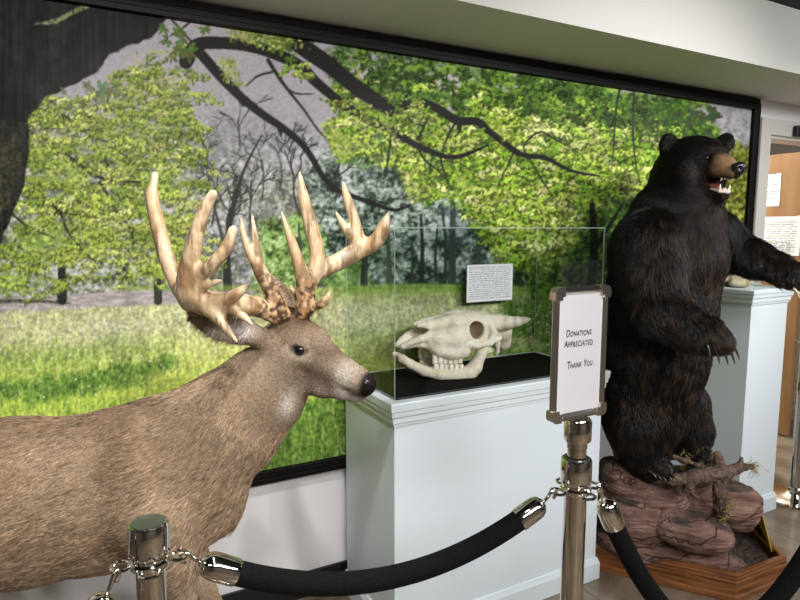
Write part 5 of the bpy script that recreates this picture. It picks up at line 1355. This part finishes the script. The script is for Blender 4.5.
# ================================================================ horned skull in the case
def build_skull():
    yC, yL = 1.965, 1.885
    root = empty('skull', (*S(460,350,yC)[:2], PLH+.009), 'bleached horned cattle skull with teeth on the black felt', 'skull')
    k = .0038
    lo = np.minimum(S(390,390,yL-.1),S(540,300,1.75))-.02; hi = np.array([1.80,2.145,1.33]); lo = np.array([.95,1.765,PLH-.03])
    f = Field(lo,hi,.0034)
    mir = lambda p: np.array([p[0],2*yC-p[1],p[2]])
    def ch(L,kk=.012,both=True,sub=False):
        pts = [S(x,y,yy) for x,y,r,yy in L]; rs = [r*k for x,y,r,yy in L]
        f.chain(pts,rs,kk,sub=sub)
        if both: f.chain([mir(p) for p in pts],rs,kk,sub=sub)
    def el(px,py,yy,r,kk=.012,both=True,sub=False,M=None):
        c = S(px,py,yy); f.ell(c,r,kk,M,sub)
        if both: f.ell(mir(c),r,kk,M if M is None else M*np.array([1,-1,1]),sub)
    # brain case, forehead
    el(478,326,yC,(.085,.078,.034),.03,False); el(497,331,yC,(.055,.072,.052),.03,False)
    ch([(452,322,9,yC-.025),(468,321,9,yC-.045),(484,322,8.5,yC-.055),(499,322,8,yC-.05)],.02)
    # bridge of the nose, ending in a split point
    ch([(458,323,9,yC-.02),(442,323.5,7,yC-.022),(428,324.5,4.5,yC-.020),(418,325.5,2.2,yC-.014)],.012)
    # orbit
    el(477,332,yL+.008,(.052,.028,.050),.02)
    # maxilla
    ch([(466,334,10,yC-.062),(452,337,12,yC-.056),(438,338,10,yC-.048),(428,337,6,yC-.042)],.02)
    ch([(462,350,9,yC-.060),(450,351,9,yC-.056),(438,349,7.5,yC-.050),(430,345,4.5,yC-.045)],.018)
    ch([(430,335,4.5,yC-.046),(420,339,4,yC-.045),(410,343,3,yC-.034),(402,346.5,1.8,yC-.022)],.008)
    ch([(433,346,3.5,yC-.040),(418,344,3,yC-.032),(403,347.5,1.8,yC-.018)],.008)
    ch([(402,347.3,1.7,yC-.02),(403,347,1.7,yC)],.004)
    # cheek arch and the back of the skull
    ch([(466,344,4.6,yC-.080),(476,345.5,3.6,yC-.092),(487,343.5,3,yC-.098),(499,338,3.6,yC-.084)],.010)
    ch([(490,326,4,yC-.09),(494,333,3.6,yC-.095),(490,343,3.4,yC-.098)],.008)
    el(503,342,yC-.02,(.03,.035,.035),.02); ch([(497,343,4,yC-.06),(497,352,2.6,yC-.058),(496,355,1.5,yC-.056)],.008)
    el(502,333,yC-.078,(.016,.03,.013),.006,sub=True); el(490,350,yC-.05,(.022,.03,.012),.01,sub=True)
    el(432.5,352.5,yC-.05,(.004,.02,.003),.003,sub=True)
    # horns
    ch([(497,322,7.5,yC-.055),(508,322.5,6.8,yC-.085),(518,321.5,5,yC-.118),(525,320,3.2,yC-.142),(530,318.5,1.0,yC-.158)],.015)
    el(477.5,330.5,yL-.015,(.034,.075,.035),.004,sub=True); el(427,335,yC-.03,(.040,.026,.019),.004,sub=True)
    V,F = f.mesh(1); n_ = vnormals(V,F); V = V+n_*((vnoise(V,40,5,3)-.5)*.0045)[:,None]
    M_bone = attr_mat('old bone', rough=.6, spec=.3, bump=.3, bscale=90, grain=.10)
    def col(V):
        c = np.tile(lin((222,212,194)),(len(V),1)); q = vnoise(V,13,4,4); m = smooth01(.5,.75,q)[:,None]*.5; c = c*(1-m)+lin((176,150,116))*m
        m = smooth01(.45,.25,q)[:,None]*.5; c = c*(1-m)+lin((240,234,220))*m; return c
    sk = mesh('cranium',V,F,M_bone,root,smooth=True); c = col(V)
    for s in (0,1):                                    # horn tips darker
        t = S(530,318.5,yC-.158); t = t if s == 0 else mir(t); m = smooth01(.05,.0,np.linalg.norm(V-t,axis=1))[:,None]; c = c*(1-m*.6)+lin((120,100,82))*m*.6
    for s in (0,1):  # eye sockets: brown bone stain, with the hollow's shade painted in
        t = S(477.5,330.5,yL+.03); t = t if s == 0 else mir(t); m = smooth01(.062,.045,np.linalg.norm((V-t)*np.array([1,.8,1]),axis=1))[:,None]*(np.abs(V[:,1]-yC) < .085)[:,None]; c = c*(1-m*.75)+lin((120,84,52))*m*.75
    t = S(430,336,yC); m = smooth01(.05,.03,np.linalg.norm((V-t)*np.array([.8,1,1.6]),axis=1))[:,None]*(np.abs(V[:,1]-yC) < .04)[:,None]; c = c*(1-m*.7)+lin((128,92,60))*m*.7  # nasal opening: brown stain, inner shade also put into the colour
    setcol(sk,c)
    f = Field(lo,hi,.0034)
    ch([(398.5,355.5,2.6,yC-.016),(402,358.5,4,yC-.020),(410,364,4.6,yC-.028),(424,371,5.2,yC-.038),(440,374.5,6,yC-.050),(455,376,7,yC-.062),(468,374,8.4,yC-.070),(475,367,7.4,yC-.076),(480,356,5.6,yC-.082),(485,348,4.4,yC-.086),(489,343,3.2,yC-.086)],.012)
    ch([(480,352,4,yC-.084),(490,350.5,2.8,yC-.086)],.008)
    ch([(402,359,3.5,yC-.018),(404,360,3.5,yC)],.01)
    V,F = f.mesh(2); V[:,2] = np.maximum(V[:,2],PLH+.0085); o = mesh('mandible',V,F,M_bone,root,smooth=True); c = col(V)
    t = S(399,356,yC-.016); m = smooth01(.04,.0,np.linalg.norm(V-t,axis=1))[:,None]; c = c*(1-m*.6)+lin((96,80,66))*m*.6; setcol(o,c)
    M_t = noise_ramp('worn tooth',[(.3,(196,182,156)),(.6,(236,230,216))],(1,1,.4),60,4,.35,.2,.003)
    for row in (0,1):
        for j in range(6):
            px = 435+j*5.0; 
            for s in (0,1):
                if row == 0: c0 = S(px,359.5-abs(j-3)*.2,yC-.052-.002*j); h = .018
                else: c0 = S(px+1,367.4-abs(j-3)*.15,yC-.052-.002*j); h = .012
                if s: c0 = mir(c0)
                m = MB(); m.box(c0[0]-.0098,c0[0]+.0098,c0[1]-.007,c0[1]+.007,c0[2]-h,c0[2]+h,.003); m.build('tooth',M_t,root)
    return root
build_skull()
# ================================================================ light
world = bpy.data.worlds.new('World'); scene.world = world; world.use_nodes = True
world.node_tree.nodes['Background'].inputs[0].default_value = (.5,.52,.55,1); world.node_tree.nodes['Background'].inputs[1].default_value = .21
def aim(o, to): o.rotation_euler = (Vector(to)-o.location).to_track_quat('-Z','Y').to_euler()
def spot(loc, to, W_, deg=70, blend=.6, size=.04, col=(1,.96,.9)):
    l = bpy.data.lights.new('ceiling spotlight','SPOT'); l.energy = W_; l.spot_size = math.radians(deg); l.spot_blend = blend; l.shadow_soft_size = size; l.color = col
    o = bpy.data.objects.new('ceiling spotlight', l); COL.objects.link(o); o.location = loc; aim(o, to); return o
def area(loc, to, W_, sx, sy, col=(1,1,1)):  # soft fill lights, no visible fixture behind them
    l = bpy.data.lights.new('fill light','AREA'); l.shape = 'RECTANGLE'; l.size = sx; l.size_y = sy; l.energy = W_; l.color = col
    o = bpy.data.objects.new('fill light', l); COL.objects.link(o); o.location = loc; aim(o, to); return o
W1 = (1,.985,.965)
spot((.30,.10,2.5),(.15,2.0,.75),84,66,.9,col=W1)
area((1.0,-1.1,2.45),(1.4,2.2,.9),48,1.3,.5,W1)  # added soft fill that brightens the wall and plinth without hard shadows
spot((.40,1.02,2.5),(.25,1.55,.95),92,56,col=W1,size=.025)
spot((2.5,-.7,2.5),(2.1,2.1,1.3),185,60,.8,col=W1)
spot((.2,-.6,2.5),(-.1,2.2,1.7),90,60,.9,col=W1)
spot((3.3,.4,2.5),(3.4,2.2,1.0),60,70,.8,col=W1)
area((1.2,-1.5,2.52),(1.2,-1.5,0),100,2.6,.7,(1,.98,.95))  # added broad fill lifting the overall ambient level
area((4.3,.3,2.52),(4.0,1.2,0),48,1.2,.6,(.95,.98,1))  # added cool fill brightening the door casing and taller plinth
area((-1.2,-.6,2.52),(-.6,.6,0),16,1.0,.6,(1,.98,.95))  # added weak fill from the left
area((4.0,3.4,2.5),(4.2,3.2,0),85,.6,.6,(1,.95,.88))  # fill for the passage beyond the doorway, its fixture unseen
vs = scene.view_settings
vs.view_transform = 'Standard'; vs.look = 'None'; vs.gamma = 1; vs.use_curve_mapping = False; vs.exposure = 0.0
